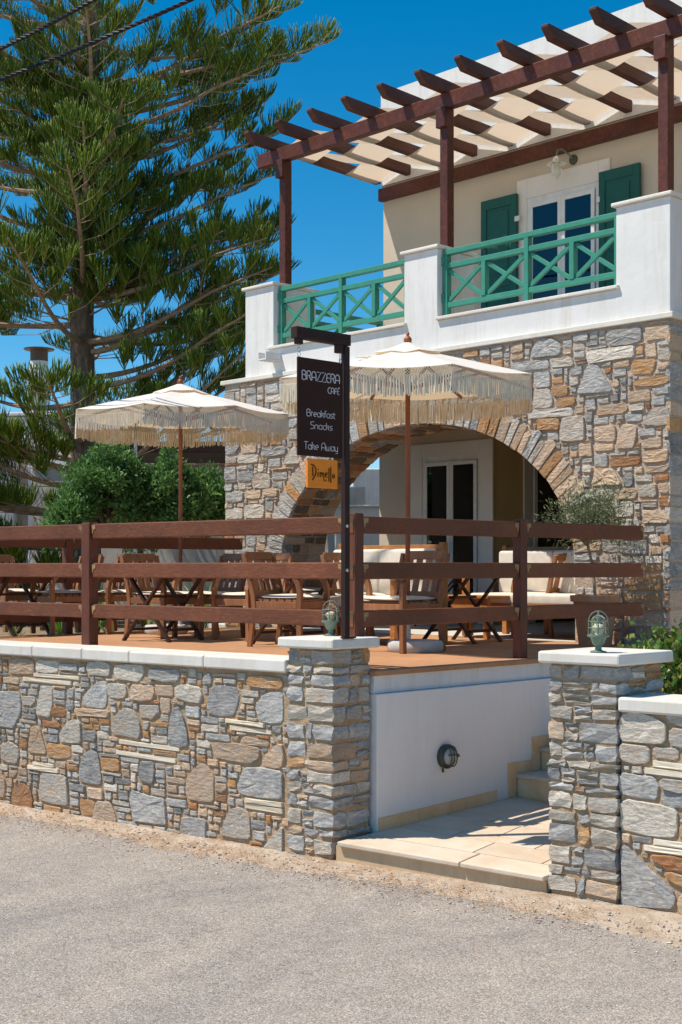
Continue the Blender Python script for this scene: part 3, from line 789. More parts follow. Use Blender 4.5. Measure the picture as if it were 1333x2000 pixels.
# white wall below the terrace, slab edge, ledge
TW = empty('terrace_wall', (XW, 8, 0), label='white plastered wall below the terrace edge beside the landing', cat='wall')
b_ = MB(); b_.box(-6.9, XW, 6.745, 10.6, 0, 1.135); b_.build('lower_wall', MT['plaster_shade_wall'], TW, bevel=.006)
b_ = MB(); b_.box(-6.9, XW-.03, 6.745, 10.6, 1.138, 1.259); b_.build('upper_band', MT['plaster_white'], TW)
# skirting
SK = [(6.70, 7.35), (7.35, 8.2)]
ys = [6.755, 7.16, 7.68, 8.05]
for i in range(3):
    b_ = MB(); y0_, y1_ = ys[i]+.002, ys[i+1]-.002; zz = [zland((XW, y0_)), zland((XW, y1_))]
    b_.add([(XW, y0_, 0), (XW+.011, y0_, 0), (XW+.011, y1_, 0), (XW, y1_, 0), (XW, y0_, zz[0]+.085), (XW+.011, y0_, zz[0]+.085), (XW+.011, y1_, zz[1]+.085), (XW, y1_, zz[1]+.085)],
           [(0, 3, 2, 1), (4, 5, 6, 7), (0, 1, 5, 4), (1, 2, 6, 5), (2, 3, 7, 6), (3, 0, 4, 7)]); b_.build('skirting', MT['tile_tan'], TW)
ST = empty('entrance_steps', (-5.7, 8.9, 0), label='tan tiled steps climbing behind the right pillar to the terrace', cat='steps')
zb = zland((XW, 8.27)); nst = 6; rh = (1.30-zb)/nst
for i in range(nst):
    y0_ = 8.27+.30*i; zt = zb+rh*(i+1)
    b_ = MB(); b_.box(XW+.012, LX1, y0_+.02, 10.1, zb-.02 if i == 0 else zt-rh-.003, zt-.033); b_.build('riser', MT['tile_tan'], ST)
    b_ = MB(); b_.box(XW+.012, LX1, y0_, min(y0_+.32, 10.1), zt-.03, zt); b_.build('tread', MT['landing_tile'], ST, bevel=.004)
    if i < 5:   # stepped skirting on the wall
        b_ = MB(); b_.box(XW, XW+.011, y0_-.09, y0_+.0, zt-rh, zt+.09); b_.build('skirting', MT['tile_tan'], TW)
        b_ = MB(); b_.box(XW, XW+.011, y0_+.002, y0_+.208, zt, zt+.09); b_.build('skirting', MT['tile_tan'], TW)
b_ = MB(); b_.box(XW-.03, LX1, 9.78, 10.70, 0.2, 1.296); b_.build('top_platform', MT['deck_paint'], ST)

# ------------------------------------------------------------------ terrace deck
back = [PC+U*s+NF*(-.38) for s in (.0, 6.6)]
DK = MB(); dpts = [(XW, 6.73), (XW, 10.66), (-12.62, 10.66), (-12.62, 5.35), (PC.x+U.x*.41-NF.x*.36, PC.y+U.y*.41-NF.y*.36+.02)]
DK.poly_prism(dpts[::-1], 1.262, 1.30)
dk = DK.build('terrace_deck', MT['deck_paint'], kind='structure', bevel=.006)
b_ = MB(); b_.poly_prism([(-6.93, 6.8), (-6.93, 10.6), (-12.5, 10.6), (-12.5, 5.5)][::-1], .5, 1.259); b_.build('terrace_fill', MT['plaster_grey'], kind='structure')
b_ = MB(); b_.box(-13.6, -3.0, 10.72, 16, .9, 1.303); b_.build('porch_floor', MT['tile_floor'], kind='structure')
b_ = MB(); b_.box(-80, -12.66, -5.5, 90, -.3, 1.12); b_.build('garden_bed', MT['garden_soil'], kind='structure')
b_ = MB(); b_.box(-4.4, 12, 7.35, 60, -.3, 1.02); b_.build('garden_ground', MT['garden_soil'], kind='structure')

# ------------------------------------------------------------------ the building
BD = empty('cafe_building', (-9.9, 10.71, 1.3), label='two storey cafe building with stone arch, white balcony and beige upper wall', cat='building')
YF = 10.71; BXL, BXR = -13.13, -6.75
AC, AA, AZ, AB = -9.93, 2.12, 2.08, 1.48      # arch centre, half width, spring height, rise
frB = (Vector((0, YF, 0)), Vector((1, 0, 0)), Z3, Vector((0, -1, 0)))
def arch_pt(th, k=0.):                        # th 0 = right spring, pi = left spring; k = outward offset
    x = AC+AA*math.cos(th); z = AZ+AB*math.sin(th)
    n_ = Vector((math.cos(th)/AA, math.sin(th)/AB)).normalized()
    return (x+n_.x*k, z+n_.y*k)
# wall core with the opening: strips
b_ = MB(); TH = .68; seg = 48
top = 4.28; Yb = YF+TH
b_.box(BXL+.01, AC-AA, YF+.001, Yb, 1.0, AZ); b_.box(AC+AA, BXR-.01, YF+.001, Yb, 1.0, AZ)
pts = [arch_pt(math.pi*i/seg) for i in range(seg+1)]
vs = []; fs = []
xs = [BXR-.01]+[p[0] for p in pts]+[BXL+.01]; zs = [AZ]+[p[1] for p in pts]+[AZ]
for x, z in zip(xs, zs):
    vs += [(x, YF+.001, z), (x, Yb, z), (x, YF+.001, top), (x, Yb, top)]
for i in range(len(xs)-1):
    o = i*4; fs += [(o, o+2, o+6, o+4), (o+1, o+5, o+7, o+3), (o, o+4, o+5, o+1), (o+2, o+3, o+7, o+6)]
o = (len(xs)-1)*4; fs += [(0, 1, 3, 2), (o, o+2, o+3, o+1)]
b_.add(vs, fs); b_.build('mortar_core', MT['mortar_pale'], BD)
b_ = MB(); b_.box(BXR-.40, BXR-.02, Yb+.001, 16.5, 1.0, top); b_.build('side_wall', MT['mortar_pale'], BD)
def BP(*pts): return [(lambda v: (v.x, v.z))(on_y(1000+x/4.003, 600+y/4.003, YF)) for x, y in pts]
bigs = [('stone_bluegrey', BP((150, 400), (200, 262), (230, 240), (320, 235), (405, 300), (400, 370), (300, 388))), ('stone_bluegrey', BP((755, 190), (1020, 140), (1025, 265), (785, 308), (755, 280))),
 ('stone_white', BP((600, 342), (970, 295), (972, 388), (620, 443), (600, 430))), ('stone_bluegrey', BP((0, 437), (290, 402), (308, 478), (5, 512))), ('stone_grey', BP((300, 405), (460, 380), (500, 455), (322, 475))),
 ('stone_bluegrey', BP((515, 680), (600, 452), (680, 448), (740, 550), (800, 660))), ('stone_ochre', BP((945, 530), (955, 412), (1140, 402), (1112, 520))), ('stone_ochre', BP((955, 575), (1236, 522), (1236, 590), (960, 622))),
 ('stone_grey', BP((175, 645), (300, 632), (332, 720), (320, 785), (175, 795))), ('stone_white', BP((130, 872), (180, 802), (480, 783), (500, 850), (160, 873))), ('stone_grey', BP((380, 1047), (402, 860), (570, 843), (580, 1042))),
 ('stone_tan', BP((665, 850), (690, 770), (900, 742), (922, 800), (870, 830))), ('stone_grey', BP((1020, 918), (1112, 790), (1236, 768), (1236, 918))), ('stone_pink', BP((820, 1107), (870, 912), (988, 920), (965, 1102))),
 ('stone_pink', BP((630, 1400), (660, 1262), (800, 1260), (872, 1390))), ('stone_pale', BP((545, 1432), (800, 1420), (802, 1500), (592, 1512))), ('stone_white', BP((735, 1532), (955, 1517), (957, 1635), (737, 1635))),
 ('stone_ochre', BP((205, 870), (380, 866), (386, 963), (210, 962))), ('stone_ochre', BP((312, 620), (450, 610), (452, 690), (330, 697))), ('stone_ochre', BP((345, 782), (362, 715), (505, 700), (506, 760))),
 ('stone_rust', BP((765, 1182), (1018, 1163), (1015, 1226), (770, 1248))), ('stone_tan', BP((1025, 1128), (1236, 1103), (1236, 1200), (1030, 1220))), ('stone_tan', BP((820, 1425), (980, 1410), (985, 1495), (825, 1508)))]
bigs += [(cn, [(lambda v: (v.x, v.z))(on_y(440+x/4.166, 860+y/4.166, YF)) for x, y in ps]) for cn, ps in [
 ('stone_grey', ((480, 200), (540, 80), (570, 50), (610, 150), (620, 190))), ('stone_grey', ((235, 390), (240, 290), (300, 265), (380, 300), (375, 385))), ('stone_bluegrey', ((300, 130), (300, 75), (400, 50), (510, 55), (505, 110), (370, 132))),
 ('stone_pale', ((105, 185), (112, 125), (272, 112), (278, 178))), ('stone_slate', ((103, 330), (118, 250), (235, 250), (235, 325))), ('stone_pale', ((165, 630), (170, 530), (325, 528), (325, 632))), ('stone_pale', ((12, 640), (12, 565), (155, 555), (155, 640))),
 ('stone_bluegrey', ((12, 500), (14, 425), (158, 415), (155, 495))), ('stone_pink', ((165, 470), (170, 410), (300, 398), (298, 470))), ('stone_pink', ((310, 440), (312, 395), (440, 390), (430, 460)))]]
def cutB(X, Z):
    inside = (((X-AC)/(AA+.30))**2+((Z-AZ)/(AB+.27))**2 < 1) & (Z > AZ-.25)
    inside |= (np.abs(X-AC) < AA+.01) & (Z <= AZ)
    return ~inside
HSB = [(6, 22), (8, 26), (10, 20), (13, 14), (16, 8)]
def keyB(it):
    cx_ = sum(p[0] for p in it[0])/len(it[0]); cz_ = sum(p[1] for p in it[0])/len(it[0])
    hidden = 1 if cz_ < 1.9 else 0
    if -11.7 < cx_ < -9.0 and cz_ > 3.4: hidden = max(hidden, .6)
    return hidden*10-cx_*.01
nB = stone_wall(BD, frB, BXL, BXR-.0, 1.28, 4.27, bigs, [], PAL_BUILD, 41, hs=HSB, wmin=11, wmax=42, gap=.008, cut=cutB, limit=285, thick=.019, key=keyB)
# voussoirs
rng = random.Random(42); th = -.06
while th < math.pi+.10:
    dth = rng.uniform(.036, .072); k1 = rng.uniform(.24, .34)
    A, B = th+.004, th+dth-.004
    p = [arch_pt(A, -.004), arch_pt(A, k1*.5), arch_pt(A, k1-.02), arch_pt((A+B)/2, k1), arch_pt(B, k1-rng.uniform(.01, .05)), arch_pt(B, k1*.45), arch_pt(B, -.004), arch_pt((A+B)/2, -.004)]
    ar = sum(p[i][0]*p[(i+1) % 8][1]-p[(i+1) % 8][0]*p[i][1] for i in range(8)); p = p if ar > 0 else p[::-1]
    stone('voussoir', p, frB, pick(rng, PAL_ARCH), BD, rng, .022); th += dth
# stones lining the underside of the arch and the left jamb
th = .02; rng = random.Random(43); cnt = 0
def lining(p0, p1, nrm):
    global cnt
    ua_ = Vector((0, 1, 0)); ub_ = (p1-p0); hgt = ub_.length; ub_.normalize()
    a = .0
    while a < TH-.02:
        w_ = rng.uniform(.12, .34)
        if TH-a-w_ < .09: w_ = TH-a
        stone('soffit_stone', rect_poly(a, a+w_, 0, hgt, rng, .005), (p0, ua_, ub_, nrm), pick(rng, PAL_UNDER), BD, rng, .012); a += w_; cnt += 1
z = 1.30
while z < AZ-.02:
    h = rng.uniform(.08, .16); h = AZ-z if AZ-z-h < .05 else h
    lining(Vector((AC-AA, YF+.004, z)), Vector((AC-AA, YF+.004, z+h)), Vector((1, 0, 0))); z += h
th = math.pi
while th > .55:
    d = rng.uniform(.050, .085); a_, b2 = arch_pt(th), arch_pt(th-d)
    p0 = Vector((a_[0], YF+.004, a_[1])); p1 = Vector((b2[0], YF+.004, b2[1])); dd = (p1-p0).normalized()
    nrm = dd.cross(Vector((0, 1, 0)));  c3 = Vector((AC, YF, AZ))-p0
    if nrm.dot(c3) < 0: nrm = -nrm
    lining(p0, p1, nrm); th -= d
# quoins and stones on the right flank
rng = random.Random(44); z = 1.0
while z < 4.27:
    h = rng.uniform(.09, .2); h = min(h, 4.27-z)
    y = YF
    while y < YF+1.6:
        w_ = rng.uniform(.15, .45)
        rough_block('quoin' if y == YF else 'flank_stone', BXR-.10 if y > YF else BXR-.06, BXR+.0, y-.012 if y == YF else y+.005, y+w_-.005, z, z+h, pick(rng, PAL_BUILD), BD, rng, .006); y += w_
    z += h
# cornice strip between stone and white balcony
b_ = MB(); b_.box(BXL-.04, BXR+.045, YF-.045, YF+TH, 4.28, 4.335); b_.build('cornice', MT['coping_marble'], BD, bevel=.008)
b_ = MB(); b_.box(BXR-.4, BXR+.045, YF+TH+.001, 16.5, 4.28, 4.335); b_.build('cornice', MT['coping_marble'], BD, bevel=.008)
# balcony parapet
BL = empty('balcony', (-9.8, 10.8, 4.336), label='white plastered balcony parapet on top of the stone arch wall', cat='balcony')
PX = [(-12.75, -12.23), (-10.08, -9.60), (-7.35, -6.765)]
YP = 10.725
b_ = MB(); b_.box(PX[0][0]+.01, PX[2][1]-.01, YP, YP+.2, 4.337, 4.63); b_.build('parapet', MT['plaster_white'], BL)
b_ = MB(); b_.box(BXL+.55, BXR-.05, YP+.201, 13.0, 4.336, 4.40); b_.build('floor_slab', MT['tile_floor'], BL)
for i, (xa, xb) in enumerate(PX):
    yb = [11.42, 11.32, 13.0][i]
    b_ = MB()
    if i < 2: b_.box(xa, xb, YP-.002, yb, 4.338, 5.40)
    else:
        b_.box(xa, xb, YP-.002, 11.32, 4.338, 5.40); b_.box(xb-.2, xb-.001, 11.321, 13.0, 4.338, 5.398)
    b_.build('pier', MT['plaster_white'], BL, bevel=.006)
    b_ = MB()
    b_.box(xa-.035, xb+.035, YP-.04, (yb if i < 2 else 11.35)+.035, 5.402, 5.44)
    if i == 2: b_.box(xb-.235, xb+.034, 11.387, 13.0, 5.402, 5.439)
    b_.build('pier_cap', MT['coping_marble'], BL, bevel=.01)
b_ = MB(); b_.box(PX[0][0], PX[0][0]+.2, 11.43, 13.0, 4.337, 4.64); b_.build('side_parapet', MT['plaster_white'], BL)
for xa, xb in ((PX[0][1], PX[1][0]), (PX[1][1], PX[2][0])):
    b_ = MB(); b_.box(xa+.002 if xa > -12 else xa-.09, xb-.002+.04, YP-.04, YP+.235, 4.633, 4.668); b_.build('sill', MT['coping_marble'], BL, bevel=.007)
# gutter spout
sp_ = empty('gutter_spout', (-12.16, YP, 4.5), label='small white gutter spout sticking out of the balcony wall', cat='spout')
b_ = MB(); b_.box(-12.24, -12.09, YP-.24, YP-.004, 4.47, 4.49); b_.box(-12.24, -12.222, YP-.24, YP-.004, 4.492, 4.57); b_.box(-12.108, -12.09, YP-.24, YP-.004, 4.492, 4.57)
b_.build('spout_channel', MT['plaster_white'], sp_, bevel=.004)
# railings
def railing(x0, x1, y, z0, z1, label, along='x'):
    T = empty('balcony_railing', ((x0+x1)/2, y, z0) if along == 'x' else (y, (x0+x1)/2, z0), label=label, cat='railing', group='green balcony railings')
    gm = MT['paint_green']; W_ = .055
    def P(a, z, dy=0): return (a, y+dy, z) if along == 'x' else (y+dy, a, z)
    def bx(mb, a0, a1, d0, d1, za, zb):
        return mb.box(a0, a1, y+d0, y+d1, za, zb) if along == 'x' else mb.box(y+d0, y+d1, a0, a1, za, zb)
    b_ = MB(); bx(b_, x0, x1, -.035, .035, z1-.055, z1); b_.build('handrail', gm, T, bevel=.005)
    zm = z1-.20; zbm = z0+.10
    b_ = MB(); bx(b_, x0+.03, x1-.03, -.028, .028, zm, zm+.055); b_.build('middle_rail', gm, T, bevel=.004)
    b_ = MB(); bx(b_, x0+.03, x1-.03, -.028, .028, zbm, zbm+.055); b_.build('bottom_rail', gm, T, bevel=.004)
    n = 4; L_ = x1-x0
    for i in range(n+1):
        a = x0+L_*i/n
        if i in (0, n): a = x0+.035 if i == 0 else x1-.035
        zt = z1-.057 if i in (0, n, n//2) else zm-.002
        zlo = z0 if i in (0, n, n//2) else zbm+.057
        b_ = MB(); bx(b_, a-W_/2, a+W_/2, -.036, .036, zlo, zt); b_.build('baluster', gm, T, bevel=.004)
    for i in range(n):
        a0 = x0+L_*i/n+W_/2; a1 = x0+L_*(i+1)/n-W_/2
        if i == 0: a0 += .03
        if i == n-1: a1 -= .03
        b_ = MB(); b_.bar(P(a0, zbm+.07), P(a1, zm-.015), .026, .045, up=(0, 0, 1)); b_.build('cross_brace', gm, T, bevel=.003)
        b_ = MB(); b_.bar(P(a0, zm-.015, .0085), P(a1, zbm+.07, .0085), .030, .043, up=(0, 0, 1)); b_.build('cross_brace', gm, T, bevel=.003)
    for a in (x0-.02, x1-.03):
        for zz in (z1-.16, z0+.16):
            b_ = MB(); bx(b_, a, a+.05, -.045, -.037, zz, zz+.09); b_.build('bracket', gm, T, bevel=.002)
    return T
railing(-12.22, -10.09, 10.83, 4.67, 5.385, 'green wooden balcony railing with crosses, left of the middle pier')
railing(-9.59, -7.36, 10.83, 4.67, 5.385, 'green wooden balcony railing with crosses, in front of the shuttered door')
railing(11.45, 12.98, -12.62, 4.65, 5.30, 'green railing closing the side of the balcony, seen through the front one', along='y')

# upper storey
YU = 13.0; XUL = -12.60
b_ = MB(); b_.box(XUL, -3.0, YU, 19.0, 4.40, 7.10); b_.build('upper_wall', MT['plaster_beige'], BD)
b_ = MB(); b_.box(XUL-.02, -3.0, YU-.03, 19.0, 7.102, 8.34); b_.build('roof_parapet', MT['plaster_white'], BD)
# ground floor inside the porch
b_ = MB(); b_.box(-12.68, -10.75, YU+.003, 19.0, 1.30, 4.25); b_.build('porch_wall', MT['plaster_beige'], BD)
b_ = MB(); b_.box(-10.748, -3.0, 15.2, 19.0, 1.30, 4.25); b_.build('porch_back_wall', MT['plaster_ochre'], BD)
b_ = MB(); b_.box(-10.748, -10.742, YU+.02, 15.2, 1.303, 4.0); b_.build('porch_side_wall', MT['plaster_ochre'], BD)
b_ = MB(); b_.box(-13.1, -6.9, YF+TH+.002, 19, 3.95, 4.22); b_.build('porch_ceiling', MT['plaster_ochre'], BD)
b_ = MB(); b_.box(-13.0, -6.9, YF+TH+.9, YF+TH+1.05, 3.70, 3.945); b_.build('ceiling_beam', MT['wood_table'], BD)
# door in the porch wall
def double_door(name, label, x0, x1, z0, z1, y, trim, head, parent=None, shutters=False):
    T = empty(name, ((x0+x1)/2, y, z0), label=label, cat='door')
    tm = MT['trim_white']; um = MT['upvc_white']
    b_ = MB(); b_.box(x0-trim, x0, y-.03, y, z0, z1+head); b_.box(x1, x1+trim, y-.03, y, z0, z1+head); b_.box(x0, x1, y-.03, y, z1, z1+head)
    b_.build('surround', tm, T, bevel=.004)
    b_ = MB(); fr_ = .045
    b_.box(x0, x0+fr_, y-.02, y-.002, z0, z1); b_.box(x1-fr_, x1, y-.02, y-.002, z0, z1); b_.box(x0+fr_, x1-fr_, y-.02, y-.002, z1-fr_*1.6, z1)
    b_.build('frame', um, T, bevel=.003)
    xm = (x0+x1)/2
    for xa, xb in ((x0+fr_+.003, xm-.002), (xm+.002, x1-fr_-.003)):
        b_ = MB(); s_ = .05; zt = z1-fr_*1.6-.003
        b_.box(xa, xa+s_, y-.045, y-.021, z0+.02, zt); b_.box(xb-s_, xb, y-.045, y-.021, z0+.02, zt); b_.box(xa+s_, xb-s_, y-.045, y-.021, zt-s_, zt); b_.box(xa+s_, xb-s_, y-.045, y-.021, z0+.02, z0+.10)
        lf = b_.build('door_leaf', um, T, bevel=.003)
        b_ = MB(); b_.box(xa+s_+.001, xb-s_-.001, y-.034, y-.030, z0+.101, zt-s_-.001); b_.build('pane', MT['glass_pane'], lf)
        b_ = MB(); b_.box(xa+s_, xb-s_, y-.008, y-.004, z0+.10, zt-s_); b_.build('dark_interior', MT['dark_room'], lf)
        wc = (xb-xa-2*s_); ca, cb = (xa+s_, xa+s_+wc*.62) if xa < xm-.1 else (xb-s_-wc*.28, xb-s_); b_ = MB(); nq = 40
        for q in range(nq+1):
            xx = ca+(cb-ca)*q/nq; dy = .005*math.sin(q*1.9)+.003*math.sin(q*.83)
            b_.v += [(xx, y-.017+dy, z0+.12), (xx, y-.017+dy*.7, zt-s_)]
        b_.f = [(2*q, 2*q+2, 2*q+3, 2*q+1) for q in range(nq)]; b_.build('curtain', MT['curtain'], lf, smooth=True)
    b_ = MB(); b_.tube([(xm+.03, y-.05, z0+1.02), (xm+.03, y-.085, z0+1.02), (xm+.03, y-.085, z0+.90)], .009, 8); b_.build('handle', um, T)
    return T
double_door('porch_door', 'white double glass door under the stone arch', -11.88, -10.90, 1.31, 3.44, YU, .20, .17)
# second door, on the return wall (x=-10.74), facing +X
def side_door():
    T = empty('porch_door', (-10.74, 14.2, 1.3), label='tall white door at the right inside the arch, standing open to the dark room', cat='door')
    x = -10.74
    b_ = MB(); b_.box(x, x+.03, 13.62, 13.78, 1.305, 3.55); b_.box(x, x+.03, 14.9, 15.06, 1.305, 3.55); b_.box(x, x+.03, 13.78, 14.9, 3.40, 3.55); b_.build('surround', MT['trim_white'], T, bevel=.004)
    b_ = MB(); b_.box(x, x+.018, 13.785, 13.86, 1.305, 3.395); b_.box(x, x+.018, 14.82, 14.895, 1.305, 3.395); b_.build('frame', MT['upvc_white'], T)
    b_ = MB(); b_.box(x, x+.012, 13.87, 14.81, 1.32, 3.39); b_.build('pane', MT['glass_dark'], T)
    b_ = MB(); b_.box(x+.02, x+.05, 13.80, 13.86, 1.4, 3.38); b_.tube([(x+.06, 13.83, 1.9), (x+.06, 13.83, 2.05)], .012, 8); b_.build('hinge_rail', MT['upvc_white'], T)
side_door()
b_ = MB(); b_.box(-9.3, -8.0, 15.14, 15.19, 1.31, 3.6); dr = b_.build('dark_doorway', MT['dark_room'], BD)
# upper balcony door + shutters
double_door('balcony_door', 'white double glass door on the upper balcony, reflecting the sea', -10.17, -9.13, 4.45, 6.46, YU, .15, .24)
def shutter(x0, x1, label):
    T = empty('window_shutter', ((x0+x1)/2, YU-.06, 4.5), label=label, cat='shutter', group='green shutters of the balcony door')
    y = YU-.075; m_ = MT['paint_shutter']; z0, z1 = 4.47, 6.54
    b_ = MB(); b_.box(x0, x1, y, y+.03, z0, z1); b_.build('board', m_, T, bevel=.003)
    s_ = .085; zm = (z0+z1)/2
    b_ = MB(); yy = y-.012
    b_.box(x0, x0+s_, yy, y-.001, z0, z1); b_.box(x1-s_, x1, yy, y-.001, z0, z1)
    for za, zb in ((z0, z0+.12), (zm-.06, zm+.06), (z1-.12, z1)): b_.box(x0+s_, x1-s_, yy, y-.001, za, zb)
    b_.build('stile', m_, T, bevel=.003)
    for za, zb in ((z0+.17, zm-.11), (zm+.11, z1-.17)):
        b_ = MB(); b_.box(x0+s_+.045, x1-s_-.045, y-.010, y-.001, za, zb); b_.build('panel', m_, T, bevel=.006)
    b_ = MB()
    for zz in (4.9, 6.2): b_.box(x1-.02 if x1 < -10 else x0-.03, x1+.05 if x1 < -10 else x0+.02, y-.02, y+.0, zz, zz+.06)
    b_.build('hinge', MT['upvc_white'], T)
shutter(-10.84, -10.285, 'dark green open shutter left of the balcony door')
shutter(-9.09, -8.545, 'dark green open shutter right of the balcony door')
# wall lamp above the upper door
WL = empty('wall_lamp', (-9.66, YU, 6.75), label='glass wall lantern on a curved green bracket over the balcony door', cat='lamp')
b_ = MB(); b_.lathe([(.0, 0), (.06, .0), (.055, .015), (.02, .03), (0, .032)], (-9.50, YU-.003, 6.79), 16, axis=(0, -1, 0)); b_.build('wall_plate', MT['lamp_bronze'], WL, smooth=True)
b_ = MB(); b_.tube([(-9.50, YU-.03, 6.80), (-9.52, YU-.09, 6.85), (-9.55, YU-.16, 6.89), (-9.57, YU-.22, 6.87), (-9.57, YU-.24, 6.80)], .010, 8); b_.build('bracket', MT['lamp_green'], WL, smooth=True)
c_ = (-9.57, YU-.24, 6.52)
b_ = MB(); b_.lathe([(.012, .28), (.03, .265), (.045, .235), (.05, .21), (.115, .185), (.11, .18), (.045, .195)], c_, 18); b_.build('shade', MT['lamp_opal'], WL, smooth=True)
b_ = MB(); b_.lathe([(.045, .192), (.062, .15), (.066, .11), (.052, .06), (.022, .02), (.008, .01), (.0, -.01)], c_, 18); b_.build('globe', MT['lamp_opal'], WL, smooth=True)

# pergola
PG = empty('pergola', (-9.6, 11.15, 5.44), label='dark red wooden pergola over the balcony, rafters sticking out past its beam', cat='pergola')
YB = 11.15; ZB = 7.05
b_ = MB(); b_.bar((-12.97, YB, ZB+.085-.02), (-4.2, YB, ZB+.085-.03), .10, .17); b_.build('front_beam', MT['wood_pergola'], PG, bevel=.006)
b_ = MB(); b_.box(-12.62, -4.2, YU-.085, YU-.004, 6.89, 7.055); b_.build('wall_beam', MT['wood_pergola'], PG, bevel=.006)
for xc in (-12.49, -9.84, -7.08):
    b_ = MB(); b_.box(xc-.055, xc+.055, YB-.055, YB+.055, 5.442, ZB-.022); ps = b_.build('post', MT['wood_pergola'], PG, bevel=.006)
    b_ = MB(); b_.box(xc-.065, xc+.065, YB-.115, YB-.053, ZB-.24, ZB-.02)
    b_.build('post_head', MT['wood_pergola'], ps, bevel=.006)
RX = [-12.69+.567*i for i in range(15)]
for x in RX:
    b_ = MB(); z0_ = ZB+.152; sl = -.045/1.85
    def zz(y): return z0_+(y-YB)*-.03
    ya, yb = 10.68, YU-.006
    w_ = .045
    b_.add([(x-w_, ya+.10, zz(ya)), (x+w_, ya+.10, zz(ya)), (x-w_, ya, zz(ya)+.10), (x+w_, ya, zz(ya)+.10), (x-w_, ya, zz(ya)+.13), (x+w_, ya, zz(ya)+.13),
            (x-w_, yb, zz(yb)), (x+w_, yb, zz(yb)), (x-w_, yb, zz(yb)+.13), (x+w_, yb, zz(yb)+.13)],
           [(0, 1, 3, 2), (2, 3, 5, 4), (0, 6, 7, 1), (4, 5, 9, 8), (0, 2, 4, 8, 6), (1, 7, 9, 5, 3), (6, 8, 9, 7)])
    b_.build('rafter', MT['wood_rafter'], PG, bevel=.004)
# woven fabric bands
SL = empty('shade_sail', (-9.6, 12, 7.2), label='cream fabric bands woven over and under the pergola rafters', cat='shade sail')
nb = 3; yb0 = YB+.06; bw = (YU-.05-yb0)/nb
for j in range(nb):
    V = []; nseg = 8; xs = np.arange(0, (len(RX)-1)*nseg+1)
    ya, yb = yb0+bw*j+.004, yb0+bw*(j+1)-.004
    b_ = MB(); rowsN = 5
    for q in xs:
        ph = q/nseg; x = RX[0]+.567*ph
        tr = 1-2*abs(((ph+j) % 2)-1); s_ = max(-.86, min(.86, tr))/.86   # taut cloth: +1 over the odd rafters, -1 under
        for r_ in range(rowsN):
            y = ya+(yb-ya)*r_/(rowsN-1); zc = ZB+.152+(y-YB)*-.03+.065
            z = zc+.070*s_ - .012*math.sin(math.pi*r_/(rowsN-1))*(1+.5*math.sin(q*1.7+j))
            b_.v.append((x, y, z))
    for a in range(len(xs)-1):
        for r_ in range(rowsN-1):
            o = a*rowsN+r_; b_.f.append((o, o+1, o+rowsN+1, o+rowsN))
    # left tail hangs from the first rafter
    o_ = b_.build('fabric_band', MT['sail'], SL, smooth=True)

# ------------------------------------------------------------------ terrace fences
def board(name, p0, p1, z0, z1, thick, mat, parent, bevel=.008):
    b_ = MB(); p0 = Vector(p0); p1 = Vector(p1); zc = (z0+z1)/2
    b_.bar((p0.x, p0.y, zc), (p1.x, p1.y, zc), thick, z1-z0); return b_.build(name, mat, parent, bevel=bevel)
def worn(p, dirv, nrm, z0, parent, s=.05, h=.085):        # notched bare-wood patch where a board's end was cut
    b_ = MB(); P0 = Vector(p)+nrm*.0; a = dirv
    q = [(0, 0), (s*.25, -h*.9), (s*.55, -h*.42), (s, -h*.36), (s, 0)]
    pts = [P0+a*x+Z3*(z0+z) for x, z in q]; n = len(q)
    b_.add([p_+nrm*.001 for p_ in pts]+[p_+nrm*.004 for p_ in pts], [tuple(range(n, 2*n)), tuple(range(2*n-1, n-1, -1))][:1]+[(i, (i+1) % n, n+(i+1) % n, n+i) for i in range(n)])
    b_.build('worn_corner', MT['bare_wood'], parent)
def fence(label, pts, posts, zs, thick=.055, mat='wood_fence_x', post_t=.085, nrm=Vector((0, -1, 0)), ztop=2.40, wornside=True, postoff=.0):
    T = empty('terrace_fence', (pts[0][0], pts[0][1], 1.3), label=label, cat='fence', group='wooden fences round the terrace')
    d = (Vector((*pts[1], 0))-Vector((*pts[0], 0))); Ltot = d.length; d.normalize()
    P0 = Vector((*pts[0], 0)); cuts = [0]+posts+[Ltot]
    for i in range(len(cuts)-1):
        a0 = cuts[i]+(post_t/2+.004 if i > 0 else 0); a1 = cuts[i+1]-(post_t/2+.004 if i < len(cuts)-2 else 0)
        for z0, z1 in zs:
            p0 = P0+d*a0; p1 = P0+d*a1
            bd = board('rail', p0, p1, z0, z1, thick, MT[mat], T)
            if wornside:
                if i > 0 or True: worn(p0+nrm*(thick/2), d, nrm, z1-.012, bd)
                worn(p1+nrm*(thick/2), -d, nrm, z1-.012, bd)
    for a in posts:
        p = P0+d*a; ang = math.atan2(d.y, d.x); M = Matrix.Translation((p.x, p.y, 0)) @ Matrix.Rotation(ang, 4, 'Z')
        b_ = MB(); b_.box(-post_t/2, post_t/2, -post_t/2, post_t/2, 1.30, ztop, M=M); b_.build('post', MT['wood_fence_z'], T, bevel=.006)
    return T
ZR = [(1.600, 1.715), (1.935, 2.055), (2.258, 2.380)]
FC = Vector((-6.86, 6.70, 0))                       # corner of the two fences
fs0 = (FC.x-.05, FC.y); fe = FC+U*6.2
SP = [on_line(176, 1200, (FC.x, FC.y), (U.x, U.y))[0]]
fence('wooden terrace fence with three thick boards above the street wall', [(FC.x, FC.y), (fe.x, fe.y)], [SP[0]], ZR, nrm=NF, post_t=.10, ztop=2.39)
XFn = -6.70
fence('wooden terrace fence with three boards along the edge over the white wall', [(-6.775, 6.66), (-6.675, 10.12)], [.045, 1.83], ZR, nrm=Vector((1, 0, 0)), ztop=2.40, mat='wood_fence_x')
